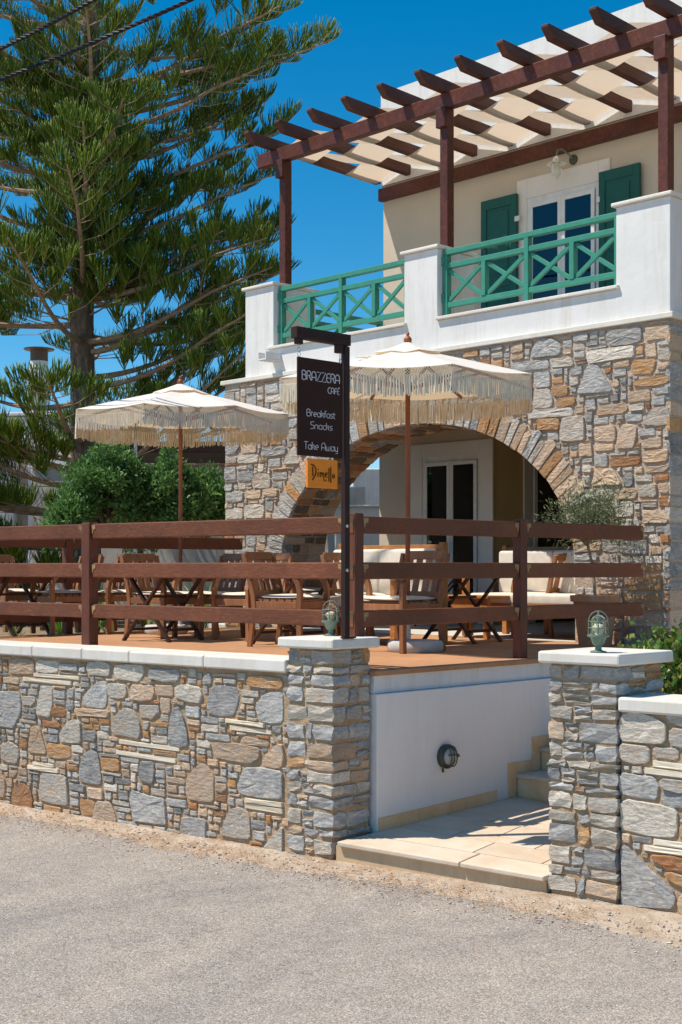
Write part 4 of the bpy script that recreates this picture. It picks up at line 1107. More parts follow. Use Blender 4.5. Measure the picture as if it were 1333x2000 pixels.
fence('wooden fence closing the far left side of the terrace', [(-12.62, 10.55), (-12.62, 5.6)], [2.45], [(1.43, 1.56), (1.85, 1.98), (2.23, 2.37)], nrm=Vector((1, 0, 0)), ztop=2.38)

# ------------------------------------------------------------------ cafe sign
XS = -6.60
SG = empty('cafe_sign', (XS, 6.45, 1.3), label='dark brown cafe sign hanging from a black post, small orange panel below', cat='sign')
s0 = on_line(672, 700, (XS, 0), (0, 1))[0]
y_post = 6.46
b_ = MB(); b_.box(XS-.022, XS+.022, y_post-.045, y_post+.0, PZ1+.012, 3.52); b_.build('pole', MT['black_metal'], SG, bevel=.004)
b_ = MB(); b_.box(XS-.022, XS+.022, y_post-.05, y_post+.06, PZ1+.001, PZ1+.011); b_.build('foot_plate', MT['black_metal'], SG)
b_ = MB(); b_.box(XS-.03, XS+.03, 5.965, y_post+.002, 3.525, 3.60)
b_.box(XS+.031, XS+.036, 5.985, y_post-.02, 3.55, 3.565); b_.build('arm', MT['black_metal'], SG, bevel=.003)
b_ = MB(); b_.box(XS-.02, XS+.02, 5.985, 6.03, 3.49, 3.524); b_.build('bracket', MT['black_metal'], SG); b_ = MB(); b_.box(XS-.02, XS+.02, y_post-.11, y_post-.062, 3.47, 3.524); b_.build('bracket', MT['black_metal'], SG)
y0s, y1s, zt_s, zb_s = 5.993, 6.401, 3.405, 2.757
xf = XS+.01
b_ = MB(); b_.box(XS-.004, xf, y0s, y1s, zb_s, zt_s); SB = b_.build('sign_board', MT['sign_brown'], SG, bevel=.002)
b_ = MB()
for i in range(2):
    for yy in (y0s+.018,):
        z = zt_s+.018+i*.030; b_.tube([(XS, yy+.013*math.cos(t_), z+.016*math.sin(t_)) for t_ in [k*math.pi/6 for k in range(12)]], .0025, 6, closed=True)
b_.tube([(XS, y0s+.018, zt_s+.06), (XS, y0s+.018, zt_s+.10)], .003, 6)
b_.tube([(XS+.005, y1s-.02, zt_s-.01), (XS+.005, y1s-.02, zt_s+.07)], .004, 6); b_.tube([(XS+.008, y1s-.02+.01*math.cos(k*.6), zt_s+.01+.015*math.sin(k*.6)) for k in range(10)], .003, 6)
b_.build('hanging_chain', MT['steel'], SG, smooth=True)
b_ = MB()
for zz in (2.30, 2.00): b_.lathe([(0, .0), (.012, 0), (.012, .004), (.006, .007), (0, .007)], (XS+.023, y_post-.03, zz), 12, axis=(1, 0, 0))
b_.build('bolt', MT['steel'], SG)
def arc(cx_, cy_, rx, ry, a0, a1, n=8):
    return [(cx_+rx*math.cos(math.radians(a0+(a1-a0)*i/n)), cy_+ry*math.sin(math.radians(a0+(a1-a0)*i/n))) for i in range(n+1)]
A_ = arc
GL = {   # glyph: (advance, strokes)
 'B': (.70, [[(.38, .55), (.12, .55)], [(.0, .12), (0, .88)]+A_(.12, .88, .12, .12, 180, 90, 4)+A_(.30, .775, .22, .225, 90, -90, 8)+A_(.30, .275, .28, .275, 90, -90, 8)+A_(.12, .12, .12, .12, 270, 180, 4)]),
 'R': (.70, [[(0, 0), (0, .88)]+A_(.12, .88, .12, .12, 180, 90, 4)+A_(.30, .75, .25, .25, 90, -90, 8)+[(.14, .5)], [(.30, .5), (.55, .06), (.60, 0)]]),
 'A': (.74, [[(0, 0), (0, .62)]+A_(.30, .62, .30, .38, 180, 0, 12)+[(.60, 0)], [(0, .36), (.6, .36)]]),
 'Z': (.70, [[(.0, 1), (.58, 1), (.0, 0), (.62, 0)]]),
 'E': (.64, [[(.50, .97)]+A_(.34, .70, .30, .30, 75, 180, 7)+[(.06, .62)]+A_(.20, .62, .16, .12, 180, 270, 4)+[(.42, .5)]+A_(.22, .38, .22, .12, 90, 180, 4)+A_(.34, .30, .34, .30, 180, 290, 8)]),
 'C': (.72, [A_(.38, .5, .38, .5, 50, 310, 16)]),
 'F': (.56, [[(0, 0), (0, .80)]+A_(.2, .8, .2, .2, 180, 90, 5)+[(.48, 1)], [(0, .52), (.42, .52)]]),
 'É': (.64, None),
 'r': (.36, [[(0, 0), (0, .62)], [(0, .42)]+A_(.2, .42, .2, .2, 180, 70, 6)]),
 'e': (.58, [[(.04, .33), (.46, .33)]+A_(.24, .33, .23, .30, 0, 290, 14)]),
 'a': (.62, [A_(.25, .31, .25, .31, 0, 360, 16), [(.50, .62), (.50, 0)]]),
 'k': (.52, [[(0, 0), (0, 1)], [(0, .35), (.20, .35)]+A_(.22, .47, .14, .14, 270, 450, 8)+[(.10, .61)], [(.22, .34), (.42, 0)]]),
 'f': (.38, [[(.08, 0), (.08, .78)]+A_(.26, .80, .18, .18, 180, 70, 6), [(-.04, .6), (.26, .6)]]),
 's': (.46, [[(.36, .61)]+A_(.17, .47, .15, .15, 90, 270, 7)+A_(.19, .17, .16, .16, 90, -90, 7)+[(-.0, 0)]]),
 't': (.42, [[(.08, .86), (.08, .14)]+A_(.2, .14, .12, .14, 180, 290, 5), [(-.05, .6), (.28, .6)]]),
 'S': (.62, [[(.50, 1)]+A_(.24, .76, .22, .24, 90, 270, 8)+A_(.26, .26, .26, .26, 90, -90, 8)+[(0, 0)]]),
 'n': (.58, [[(0, 0), (0, .36)]+A_(.22, .36, .22, .26, 180, 0, 9)+[(.44, 0)]]),
 'c': (.50, [A_(.26, .31, .25, .31, 55, 305, 12)]),
 'T': (.58, [[(-.04, 1), (.52, 1)], [(.20, 1), (.20, 0)]]),
 'w': (.80, [[(0, .62), (0, .22)]+A_(.16, .2, .16, .2, 180, 360, 7)+[(.32, .5)], [(.32, .22)]+A_(.48, .2, .16, .2, 180, 360, 7)+[(.64, .62)]]),
 'y': (.58, [[(0, .62), (0, .24)]+A_(.22, .24, .22, .24, 180, 360, 8), [(.44, .62), (.44, -.12)]+A_(.24, -.12, .2, .18, 0, -120, 7)]),
 ' ': (.42, []),
}
GL['É'] = (.64, GL['E'][1]+[[(.30, 1.10), (.44, 1.24)]])
def text_mesh(txt, y0, y1, zbase, cap, r):
    tot = sum(GL[c][0] for c in txt)-.1; sx = (y1-y0)/tot; cur = 0; mb = MB()
    for ch in txt:
        adv, st = GL[ch]
        for s_ in st:
            pts = [(xf+.0015, y0+(cur+px_)*sx, zbase+pz*cap) for px_, pz in s_]
            mb.tube(pts, r, 6)
        cur += adv
    return mb
Ws = y1s-y0s; Hs = zt_s-zb_s
for txt, u0, u1, vb, cap, r in [('BRAZZERA', .085, .93, .225, .060, .0034), ('CAFÉ', .66, .93, .337, .040, .0026), ('Breakfast', .19, .83, .593, .046, .0024), ('Snacks', .27, .76, .718, .046, .0024), ('Take Away', .14, .885, .932, .050, .0024)]:
    text_mesh(txt, y0s+Ws*u0, y0s+Ws*u1, zt_s-Hs*vb, cap, r).build('lettering', MT['letter_white'], SB)
oy0, oy1, oz1, oz0 = 6.078, 6.352, 2.742, 2.548
b_ = MB(); b_.box(XS-.006, xf+.002, oy0, oy1, oz0, oz1); OB = b_.build('orange_panel', MT['sign_orange'], SG, bevel=.002)
b_ = MB(); b_.box(XS-.002, XS+.002, oy0+.03, oy0+.045, oz1-.002, zb_s+.002); b_.box(XS-.002, XS+.002, oy1-.045, oy1-.03, oz1-.002, zb_s+.002); b_.build('panel_clip', MT['steel'], SG)
W2 = oy1-oy0; H2 = oz1-oz0; b_ = MB(); xq = xf+.0045
def pt(pts, r):                                   # pts in panel fractions (0..1, 0..1 from top left)
    b_.tube([(xq, oy0+W2*a, oz1-H2*v) for a, v in pts], r, 6)
pt([(.10, .20), (.20, .24), (.26, .33), (.27, .45), (.25, .55), (.21, .63), (.15, .74)], .0036); pt([(.155, .28), (.16, .45), (.165, .60)], .0036)
pt([(.335, .46), (.335, .62)], .003); pt([(.33, .36), (.34, .37)], .004)
pt([(.40, .46), (.41, .63)], .003); pt([(.405, .52), (.44, .46), (.47, .50), (.475, .60)], .003); pt([(.475, .52), (.505, .46), (.53, .52), (.53, .70)], .003)
pt([(.58, .55), (.64, .52), (.63, .46), (.59, .47), (.575, .55), (.60, .62), (.65, .61)], .003)
pt([(.70, .30), (.70, .76)], .0034); pt([(.76, .26), (.765, .80)], .0034)
pt([(.86, .50), (.83, .53), (.825, .60), (.85, .64), (.885, .60), (.885, .53), (.86, .50)], .003)
b_.build('lettering', MT['letter_brown'], OB)
# small line of letters under the name
b_ = MB(); cur = oy0+W2*.50
for ch in 'CAFÉ':
    adv, st = GL[ch]
    for s_ in st: b_.tube([(xf+.003, cur+px_*.013, oz1-H2*.76+pz*.011) for px_, pz in s_], .0009, 5)
    cur += adv*.015
b_.build('small_lettering', MT['letter_brown'], OB)

# ------------------------------------------------------------------ lanterns on the pillars
def lantern(base, label, glow):
    T = empty('pillar_lantern', tuple(base), label=label, cat='lantern', group='green caged lanterns on the pillars')
    gm = MT['lamp_green']; c = (0, 0, 0)
    b_ = MB(); b_.lathe([(.050, 0), (.050, .006), (.030, .012), (.020, .016), (.019, .038), (.026, .045), (.034, .050), (.046, .085), (.050, .092), (.062, .094), (.066, .098), (.066, .106), (.056, .108), (0, .108)], c, 28)
    b_.build('base', gm, T, smooth=True, local=True)
    b_ = MB(); b_.lathe([(.046, .109), (.046, .175)]+[(.046*math.cos(a), .175+.052*math.sin(a)) for a in [k*math.pi/2/7 for k in range(1, 8)]], c, 28); gd = b_.build('glass_dome', MT['glass_clear'], T, smooth=True, local=True)
    b_ = MB(); b_.lathe([(.014, .109), (.016, .125), (.026, .142), (.026, .155), (.015, .168), (0, .172)], c, 16); b_.build('bulb', MT['lamp_bulb'], gd, smooth=True, local=True)
    b_ = MB(); R_ = .057
    for k in range(4):
        a = math.pi/4*k+.6; ca, sa = math.cos(a), math.sin(a)
        path = [(R_*ca, R_*sa, .105), (R_*ca, R_*sa, .185)]+[(R_*ca*math.cos(q), R_*sa*math.cos(q), .185+.062*math.sin(q)) for q in [math.pi*i/12 for i in range(1, 12)]]+[(-R_*ca, -R_*sa, .185), (-R_*ca, -R_*sa, .105)]
        if k % 2 == 0: b_.tube(path, .0040, 6)
    for zz in (.148, .187):
        b_.tube([((R_+.002)*math.cos(q), (R_+.002)*math.sin(q), zz) for q in [math.pi*2*i/24 for i in range(24)]], .0032, 6, closed=True)
    b_.build('cage', gm, T, smooth=True, local=True)
    for k in range(4):
        b_ = MB(); a = math.pi/2*k+.3; b_.tube([(.04*math.cos(a), .04*math.sin(a), .004), (.04*math.cos(a), .04*math.sin(a), .012)], .005, 6)
        b_.build('screw', MT['steel'], T, local=True)
    return T
l1 = on_z(647, 1242, PZ1); l2 = on_z(1170, 1275, PZ2)
lantern(Vector((l1.x, l1.y, PZ1+.001)), 'green caged glass lantern on the cap of the left entrance pillar', 1)
lantern(Vector((l2.x, l2.y, PZ2+.001)), 'green caged glass lantern on the cap of the right entrance pillar', 0)
# bulkhead light on the white wall
BK = empty('bulkhead_light', (XW, 7.455, .637), label='round bronze bulkhead light on the white wall beside the landing', cat='lamp')
cB = (XW+.001, 7.455, .637)
b_ = MB(); b_.lathe([(.088, 0), (.090, .03), (.078, .045), (.066, .050), (.062, .040)], cB, 32, axis=(1, 0, 0)); b_.build('rim', MT['lamp_bronze'], BK, smooth=True)
b_ = MB(); b_.lathe([(.064, .036), (.060, .055), (.045, .072), (.02, .082), (0, .084)], cB, 28, axis=(1, 0, 0)); b_.build('glass', MT['lamp_opal'], BK, smooth=True)
b_ = MB()
for yy in (-.03, 0, .03):
    b_.tube([(XW+.045+.050*math.cos(q), 7.455+yy, .637+.075*math.sin(q)) for q in [(-1+2*i/12)*1.45 for i in range(13)]], .0045, 6)
b_.tube([(XW+.085, 7.40, .655), (XW+.093, 7.455, .655), (XW+.085, 7.51, .655)], .005, 6)
b_.tube([(XW+.03, 7.54, .63), (XW+.035, 7.575, .632)], .008, 6); b_.tube([(XW+.03, 7.40, .555), (XW+.04, 7.39, .53)], .008, 6)
b_.build('guard', MT['lamp_bronze'], BK, smooth=True)

# ------------------------------------------------------------------ parasols
def parasol(base, label, R, ztip, zrim, rot, baseoff, seed):
    rng = random.Random(seed)
    T = empty('parasol', tuple(base), label=label, cat='parasol', group='cream fringed parasols on the terrace')
    bx, by, bz = base
    b_ = MB(); b_.lathe([(.0, 0), (.225, 0), (.24, .02), (.24, .07), (.222, .095), (.05, .105), (0, .105)], (bx+baseoff[0], by+baseoff[1], bz+.001), 36); b_.build('base_stone', MT['granite'], T, smooth=True)
    b_ = MB(); b_.tube([(bx, by, bz+.10), (bx, by, bz+.42)], .026, 16); b_.build('base_tube', MT['zinc'], T, smooth=True)
    b_ = MB(); b_.tube([(bx, by, bz+.40), (bx, by, ztip-.03)], .021, 14); b_.build('pole', MT['wood_pole'], T, smooth=True)
    b_ = MB(); b_.lathe([(.012, -.03), (.022, -.02), (.015, 0), (.034, .022), (.036, .04), (.022, .062), (.010, .07), (.016, .085), (.010, .10), (0, .105)], (bx, by, ztip), 18); b_.build('finial', MT['wood_pole'], T, smooth=True)
    n = 8; ang = [rot+2*math.pi*i/n for i in range(n)]
    nr = 9; b_ = MB(); rows = []
    sub = 6
    def pt(i, f, rr):                              # i gore, f across 0..1, rr radial 0..1
        a0, a1 = ang[i], ang[0]+2*math.pi if i == n-1 else ang[i+1]
        p0 = Vector((math.cos(a0), math.sin(a0))); p1 = Vector((math.cos(a1), math.sin(a1))); p = p0*(1-f)+p1*f
        sag = -.045*math.sin(math.pi*f)*rr*(1.2-.5*rr)
        z = ztip-.035-(ztip-.035-zrim)*(rr**1.06)+sag*.8
        return (bx+p.x*R*rr, by+p.y*R*rr, z)
    cols = n*sub
    for r_ in range(nr+1):
        rr = .12+.88*r_/nr
        for i in range(n):
            for k in range(sub): b_.v.append(pt(i, k/sub, rr))
    for r_ in range(nr):
        for c_ in range(cols):
            a = r_*cols+c_; b2_ = r_*cols+(c_+1) % cols; b_.f.append((a, a+cols, b2_+cols, b2_))
    cn = b_.build('canopy', MT['canvas'], T, smooth=False)
    for p_ in cn.data.polygons: p_.use_smooth = True
    # vent cap
    b_ = MB(); 
    for r_, (rr, dz) in enumerate([(.03, .03), (.13, -.006), (.27, -.030)]):
        for i in range(n):
            for k in range(2):
                p = pt(i, k/2, max(rr, .02)); wob = .012*math.sin(i*2.3+k) if r_ == 2 else 0
                b_.v.append((p[0], p[1], p[2]+.035+dz*.6+wob))
    for r_ in range(2):
        for c_ in range(n*2):
            a = r_*n*2+c_; b2_ = r_*n*2+(c_+1) % (n*2); b_.f.append((a, a+n*2, b2_+n*2, b2_))
    b_.build('vent_cap', MT['canvas'], T, smooth=True)
    for i in range(n):
        p = Vector(pt(i, 0, .985)); q = Vector(pt(i, 0, .10)); d_ = Vector((0, 0, -.014))
        b_ = MB(); b_.bar(q+d_, p+d_, .018, .022); b_.build('rib', MT['wood_pole'], T)
        mid = q*.45+p*.55+d_*1.6; hub = Vector((bx, by, zrim-.05)); hd = (Vector((mid.x, mid.y, 0))-Vector((bx, by, 0))).normalized()*.03
        b_ = MB(); b_.bar(hub+hd, mid, .014, .02); b_.build('strut', MT['wood_pole'], T)
    b_ = MB(); b_.lathe([(.023, 0), (.046, .01), (.046, .05), (.023, .06)], (bx, by, zrim-.085), 16); b_.lathe([(.023, 0), (.045, .01), (.045, .04), (.023, .05)], (bx, by, ztip-.13), 16); b_.build('hub', MT['wood_pole'], T, smooth=True)
    # macrame fringe: knotted lattice and hanging tassels
    Vv = []; Ff = []
    def strip(pts, w_):
        # ribbon facing outwards plus a crossing one so it has body
        for q in range(1):
            o = len(Vv)
            for (x, y, z), (tx, ty) in pts:
                nxn, nyn = ty, -tx
                Vv.extend([(x-tx*w_, y-ty*w_, z), (x+nxn*w_, y+nyn*w_, z), (x+tx*w_, y+ty*w_, z)])
            for i in range(len(pts)-1):
                a = o+3*i
                Ff.extend([(a, a+1, a+4, a+3), (a+1, a+2, a+5, a+4), (a+2, a, a+3, a+5)])
    for i in range(n):
        A0 = Vector(pt(i, 0, 1)); A1 = Vector(pt(i, 1, 1)); e = A1-A0; e.z = 0; Ls = e.length; t_ = e.normalized(); cnt_ = int(Ls/.0108)
        cnt_ += cnt_ % 2
        for k in range(cnt_):
            f = (k+.5)/cnt_; P = Vector(pt(i, f, 1.0)); st = Ls/cnt_
            sgn = 1 if k % 2 else -1; z = P.z; tp = []
            off = 0
            for lv, zz in enumerate([0, .012, .024, .036, .048, .060]):
                o_ = st*.5*(sgn if lv % 2 else -sgn); tp.append(((P.x+t_.x*o_, P.y+t_.y*o_, z-zz), (t_.x, t_.y)))
            strip(tp, .0040)
            ln = rng.uniform(.140, .170); o_ = -sgn*st*.15; sw = rng.uniform(-.005, .005); sw2 = rng.uniform(-.003, .003); nxn, nyn = t_.y, -t_.x; dx = rng.uniform(-.006, .006)
            tp = []
            for q in range(5):
                qq = q/4; oo = o_+sw*qq*qq+sw2*math.sin(qq*5); tp.append(((P.x+t_.x*oo+nxn*dx*qq, P.y+t_.y*oo+nyn*dx*qq, z-.058-ln*qq), (t_.x, t_.y)))
            strip(tp, rng.uniform(.0046, .0060))
    Vv = np.array(Vv); Ff = np.array(Ff)
    np_mesh('fringe', Vv, Ff, MT['rope'], T, kind='stuff')
    # tie ribbon
    b_ = MB(); p = Vector(pt(7 if rot > 0 else 6, .5, .45)); b_.bar(p+Vector((-.1, 0, .03)), p+Vector((.12, .05, .0)), .05, .004); b_.bar(p+Vector((-.1, 0, .026)), p+Vector((.1, -.04, .012)), .03, .004)
    b_.build('tie_strap', MT['canvas'], T)
    return T
# octagon rotation: camera-right = RV; ridge angles measured in photo from the view axis
def rot_from(deg):        # a ridge pointing towards the camera, deg to the right of straight-at-camera
    a = math.atan2(-DV[1], -DV[0]); return a+math.radians(deg)
parasol((-11.873+.13, 8.83+.13, 1.30), 'cream fringed parasol further left on the terrace, in front of the pine', 1.20, 3.99, 3.655, rot_from(-11), (-.13, -.10), 1)
parasol((-7.93, 8.48, 1.30), 'cream fringed parasol beside the cafe sign, in front of the stone arch', 1.12, 3.93, 3.60, rot_from(15.4), (.05, .04), 2)

# ------------------------------------------------------------------ furniture
def make_chair():
    T = empty('armchair', (0, 0, 0)); m_ = MT['wood_teak']; ms = MT['wood_teak_slat']; wd = .25
    for s_ in (-1, 1):
        b_ = MB(); b_.path_bar([(s_*wd, -.25, 0), (s_*wd, -.25, .36), (s_*wd, -.255, .50), (s_*wd, -.235, .58), (s_*wd, -.20, .625)], .042, .050, (1, 0, 0)); b_.build('leg', m_, T, bevel=.004, local=True)
        b_ = MB(); b_.path_bar([(s_*(wd-.0), .27, 0), (s_*wd, .22, .36), (s_*wd, .23, .46), (s_*wd, .33, .84)], .036, .046, (1, 0, 0)); b_.build('leg', m_, T, bevel=.004, local=True)
        b_ = MB(); b_.path_bar([(s_*wd, -.28, .625), (s_*wd, -.18, .642), (s_*wd, .10, .630), (s_*wd, .27, .625)], .055, .024, (1, 0, 0)); b_.build('armrest', m_, T, bevel=.006, local=True)
        b_ = MB(); b_.box(s_*wd-.012, s_*wd+.012, -.22, .20, .35, .41); b_.build('side_apron', m_, T, bevel=.003, local=True)
    b_ = MB(); b_.box(-wd+.024, wd-.024, -.262, -.238, .345, .41); b_.build('front_apron', m_, T, bevel=.003, local=True)
    b_ = MB()
    for k in range(6): b_.box(-wd+.015, wd-.015, -.23+k*.076, -.17+k*.076, .412, .43)
    b_.build('seat', ms, T, local=True)
    b_ = MB(); b_.bar((-wd+.02, .33, .825), (wd-.02, .33, .825), .026, .075, up=(0, .25, 1)); b_.build('top_rail', m_, T, bevel=.005, local=True)
    b_ = MB(); b_.bar((-wd+.02, .245, .485), (wd-.02, .245, .485), .026, .05, up=(0, .25, 1)); b_.build('lower_rail', m_, T, bevel=.004, local=True)
    for k in range(4):
        x = -.165+.11*k; b_ = MB(); b_.bar((x, .251, .51), (x, .324, .79), .066, .014, up=(0, -1, .25)); b_.build('slat', ms, T, bevel=.002, local=True)
    # cushion: puffy
    b_ = MB(); nn_ = 8; g0 = []
    for side in (0, 1):
        for i in range(nn_+1):
            for j in range(nn_+1):
                u_, v_ = i/nn_*2-1, j/nn_*2-1; e = (1-abs(u_)**6)*(1-abs(v_)**6); x = u_*.235; y = -.03+v_*.235; z = .452+(1 if side else -1)*.020*(e**.35)+.006*math.sin(3*u_+1)*math.cos(2*v_)
                g0.append((x, y, z))
    K = (nn_+1)**2; fs_ = []
    for i in range(nn_):
        for j in range(nn_):
            a = i*(nn_+1)+j; fs_.append((a, a+1, a+nn_+2, a+nn_+1)); fs_.append((K+a, K+a+nn_+1, K+a+nn_+2, K+a+1))
    b_.add(g0, fs_); 
    rim = [i*(nn_+1) for i in range(nn_+1)]+[nn_*(nn_+1)+j for j in range(1, nn_+1)]+[i*(nn_+1)+nn_ for i in range(nn_-1, -1, -1)]+[j for j in range(nn_-1, 0, -1)]
    for q in range(len(rim)):
        a, c_ = rim[q], rim[(q+1) % len(rim)]; b_.f.append((a, c_, K+c_, K+a))
    b_.build('cushion', MT['cushion_cream'], T, smooth=True, local=True)
    return T
def make_table():
    T = empty('folding_table', (0, 0, 0)); m_ = MT['wood_table']
    for k in range(7): 
        b_ = MB(); b_.box(-.35, .35, -.35+k*.1014, -.26+k*.1014, .70, .722); b_.build('slat', m_, T, bevel=.003, local=True)
    b_ = MB(); b_.box(-.33, -.29, -.34, .34, .665, .698); b_.box(.29, .33, -.34, .34, .665, .698); b_.build('batten', m_, T, local=True)
    for s_ in (-1, 1):
        b_ = MB(); b_.bar((-.29, s_*.27, 0), (.27, s_*.27, .664), .024, .045, up=(0, 1, 0)); b_.v = b_.v; b_.build('leg', m_, T, bevel=.003, local=True)
        b_ = MB(); b_.bar((.29, s_*.235, 0), (-.27, s_*.235, .664), .024, .045, up=(0, 1, 0)); b_.build('leg', m_, T, bevel=.003, local=True)
    b_ = MB(); b_.box(-.235, -.18, -.25, .25, .10, .125); b_.build('stretcher', m_, T, local=True)
    b_ = MB(); b_.box(.18, .235, -.22, .22, .10, .125); b_.build('stretcher', m_, T, local=True)
    b_ = MB(); b_.box(-.02, .02, -.22, .22, .42, .445); b_.build('stretcher', m_, T, local=True)
    return T
chair0 = make_chair(); table0 = make_table()
R = math.radians
# (ground pixel x, y) of the seat centre, facing angle (0 = towards the street), label
chairs = [((126, 1238), -8, 'slatted teak armchair with cream cushion left of the fence post'),
 ((218, 1236), 6, 'slatted teak armchair half hidden behind the left fence post'),
 ((408, 1245), -6, 'teak armchair right of the left parasol pole, the nearer one of the pair'),
 ((490, 1250), 2, 'teak armchair with armrests in front of the stone column left of the sign'),
 ((655, 1252), -3, 'teak armchair partly hidden behind the sign post'),
 ((783, 1272), 2, 'teak armchair nearest the right parasol pole, cream cushion in the sun'),
 ((318, 1245), 100, 'teak armchair facing right at the table beside the left parasol base'),
 ((566, 1262), 108, 'teak armchair facing right behind the left pillar lantern'),
 ((715, 1254), 95, 'teak armchair turned sideways just right of the sign post'),
 ((1072, 1243), -95, 'shaded teak armchair with its slatted back turned to us, near the fence end'),
 ((22, 1232), 95, 'teak armchair at the far left table, cut by the picture edge'),
 ((600, 1225), 150, 'teak armchair deep in the shade of the arch beside the stone column')]
for i, ((px_, py_), rz, lab) in enumerate(chairs):
    o = chair0 if i == 0 else copy_tree(chair0)
    p = on_z(px_, py_, 1.30); o.location = (p.x, p.y, 1.3005); o.rotation_euler = (0, 0, R(rz)); tag(o, lab, 'chair', 'teak armchairs on the terrace')
tables = [((30, 1240), 8, 'dark folding table at the far left end of the terrace'), ((322, 1251), 10, 'dark folding table between the left post and the chairs'),
 ((575, 1258), 10, 'dark folding table left of the lantern pillar'), ((905, 1254), 8, 'dark folding table behind the right fence, between two chairs'),
 ((862, 1222), 35, 'black folding table in the shade by the porch door')]
for i, ((px_, py_), rz, lab) in enumerate(tables):
    o = table0 if i == 0 else copy_tree(table0)
    p = on_z(px_, py_, 1.30); o.location = (p.x, p.y, 1.3005); o.rotation_euler = (0, 0, R(rz)); tag(o, lab, 'table', 'folding tables on the terrace')
def puff(x0, x1, y0, y1, z0, z1, T, M=None, name='cushion'):
    b_ = MB(); b_.box(x0, x1, y0, y1, z0, z1, M=M); o = b_.build(name, MT['cushion_cream'], T, local=True); bv = o.modifiers.new('b', 'BEVEL'); bv.width = .03; bv.segments = 4; bv.limit_method = 'NONE'
    for p_ in o.data.polygons: p_.use_smooth = True
    return o
def sofa(loc, rz, wd, label):
    T = empty('wooden_sofa', loc, R(rz), label, 'sofa', 'wooden sofas with cream cushions'); m_ = MT['wood_orange']; h = wd/2
    for sx in (-h, h):
        for yy, zt in ((-.33, .60), (.33, .95)):
            b_ = MB(); b_.box(sx-.03, sx+.03, yy-.03, yy+.03, 0, zt); b_.build('leg', m_, T, bevel=.004, local=True)
        b_ = MB(); b_.box(sx-.04, sx+.04, -.36, .30, .602, .63); b_.build('armrest', m_, T, bevel=.004, local=True)
    b_ = MB(); b_.box(-h+.03, h-.03, .31, .34, .86, .93); b_.build('top_rail', m_, T, bevel=.004, local=True)
    b_ = MB(); b_.box(-h+.03, h-.03, -.35, -.32, .26, .34); b_.build('front_rail', m_, T, bevel=.004, local=True)
    b_ = MB(); b_.box(-h+.03, h-.03, -.31, .31, .30, .33); b_.build('seat', m_, T, local=True)
    nC = 2
    for k in range(nC):
        xa = -h+.035+k*(wd-.07)/nC; xb = xa+(wd-.07)/nC-.006
        puff(xa, xb, -.33, .18, .335, .45, T, name='seat_cushion'); puff(xa, xb, .15, .30, .44, .89, T, name='back_cushion')
p = on_z(1062, 1246, 1.3); sofa((p.x, p.y, 1.304), 0, 1.5, 'wooden sofa with cream cushions in front of the right stone pier')
p = on_z(718, 1256, 1.3); sofa((p.x, p.y, 1.304), 0, 1.35, 'wooden sofa with cream cushions under the arch, right of the sign post')
CT = empty('coffee_table', (0, 0, 0), label='low orange wooden coffee table in front of the cushioned sofa', cat='table')
p = on_z(935, 1245, 1.3); CT.location = (p.x, p.y, 1.303)
for sx in (-.3, .3):
    for sy in (-.22, .22):
        b_ = MB(); b_.box(sx-.028, sx+.028, sy-.028, sy+.028, 0, .40); b_.build('leg', MT['wood_orange'], CT, bevel=.003, local=True)
b_ = MB(); b_.box(-.36, .36, -.28, .28, .402, .43); b_.build('tabletop', MT['wood_orange'], CT, bevel=.004, local=True)
b_ = MB(); b_.box(-.27, .27, -.25, -.23, .29, .40); b_.box(-.27, .27, .23, .25, .29, .40); b_.build('apron', MT['wood_orange'], CT, local=True)
# balcony furniture glimpsed through the railing
p = on_y(960, 610, 12.2)
o = copy_tree(chair0); o.location = (-9.95, 12.45, 4.405); o.rotation_euler = (0, 0, R(70)); o.scale = (.8, .8, .62); tag(o, 'small wooden chair on the balcony seen through the crossed railing', 'chair', 'balcony furniture')
LO = empty('lounger', (-8.2, 12.0, 4.402), label='wooden lounger with white cushion behind the right balcony railing', cat='lounger', group='balcony furniture')
b_ = MB(); b_.bar((-.62, -.2, .22), (.1, -.2, .30), .04, .05); b_.bar((.1, -.2, .30), (.55, -.2, .62), .04, .05); b_.bar((-.62, .2, .22), (.1, .2, .30), .04, .05); b_.bar((.1, .2, .30), (.55, .2, .62), .04, .05); b_.box(-.5, -.45, -.2, .2, 0, .22); b_.box(.2, .25, -.2, .2, 0, .36); b_.build('frame', MT['wood_teak'], LO, local=True)
b_ = MB(); b_.path_bar([(-.6, 0, .27), (.1, 0, .35), (.5, 0, .64)], .36, .06, (0, 1, 0)); b_.build('cushion', MT['upvc_white'], LO, bevel=.02, local=True)

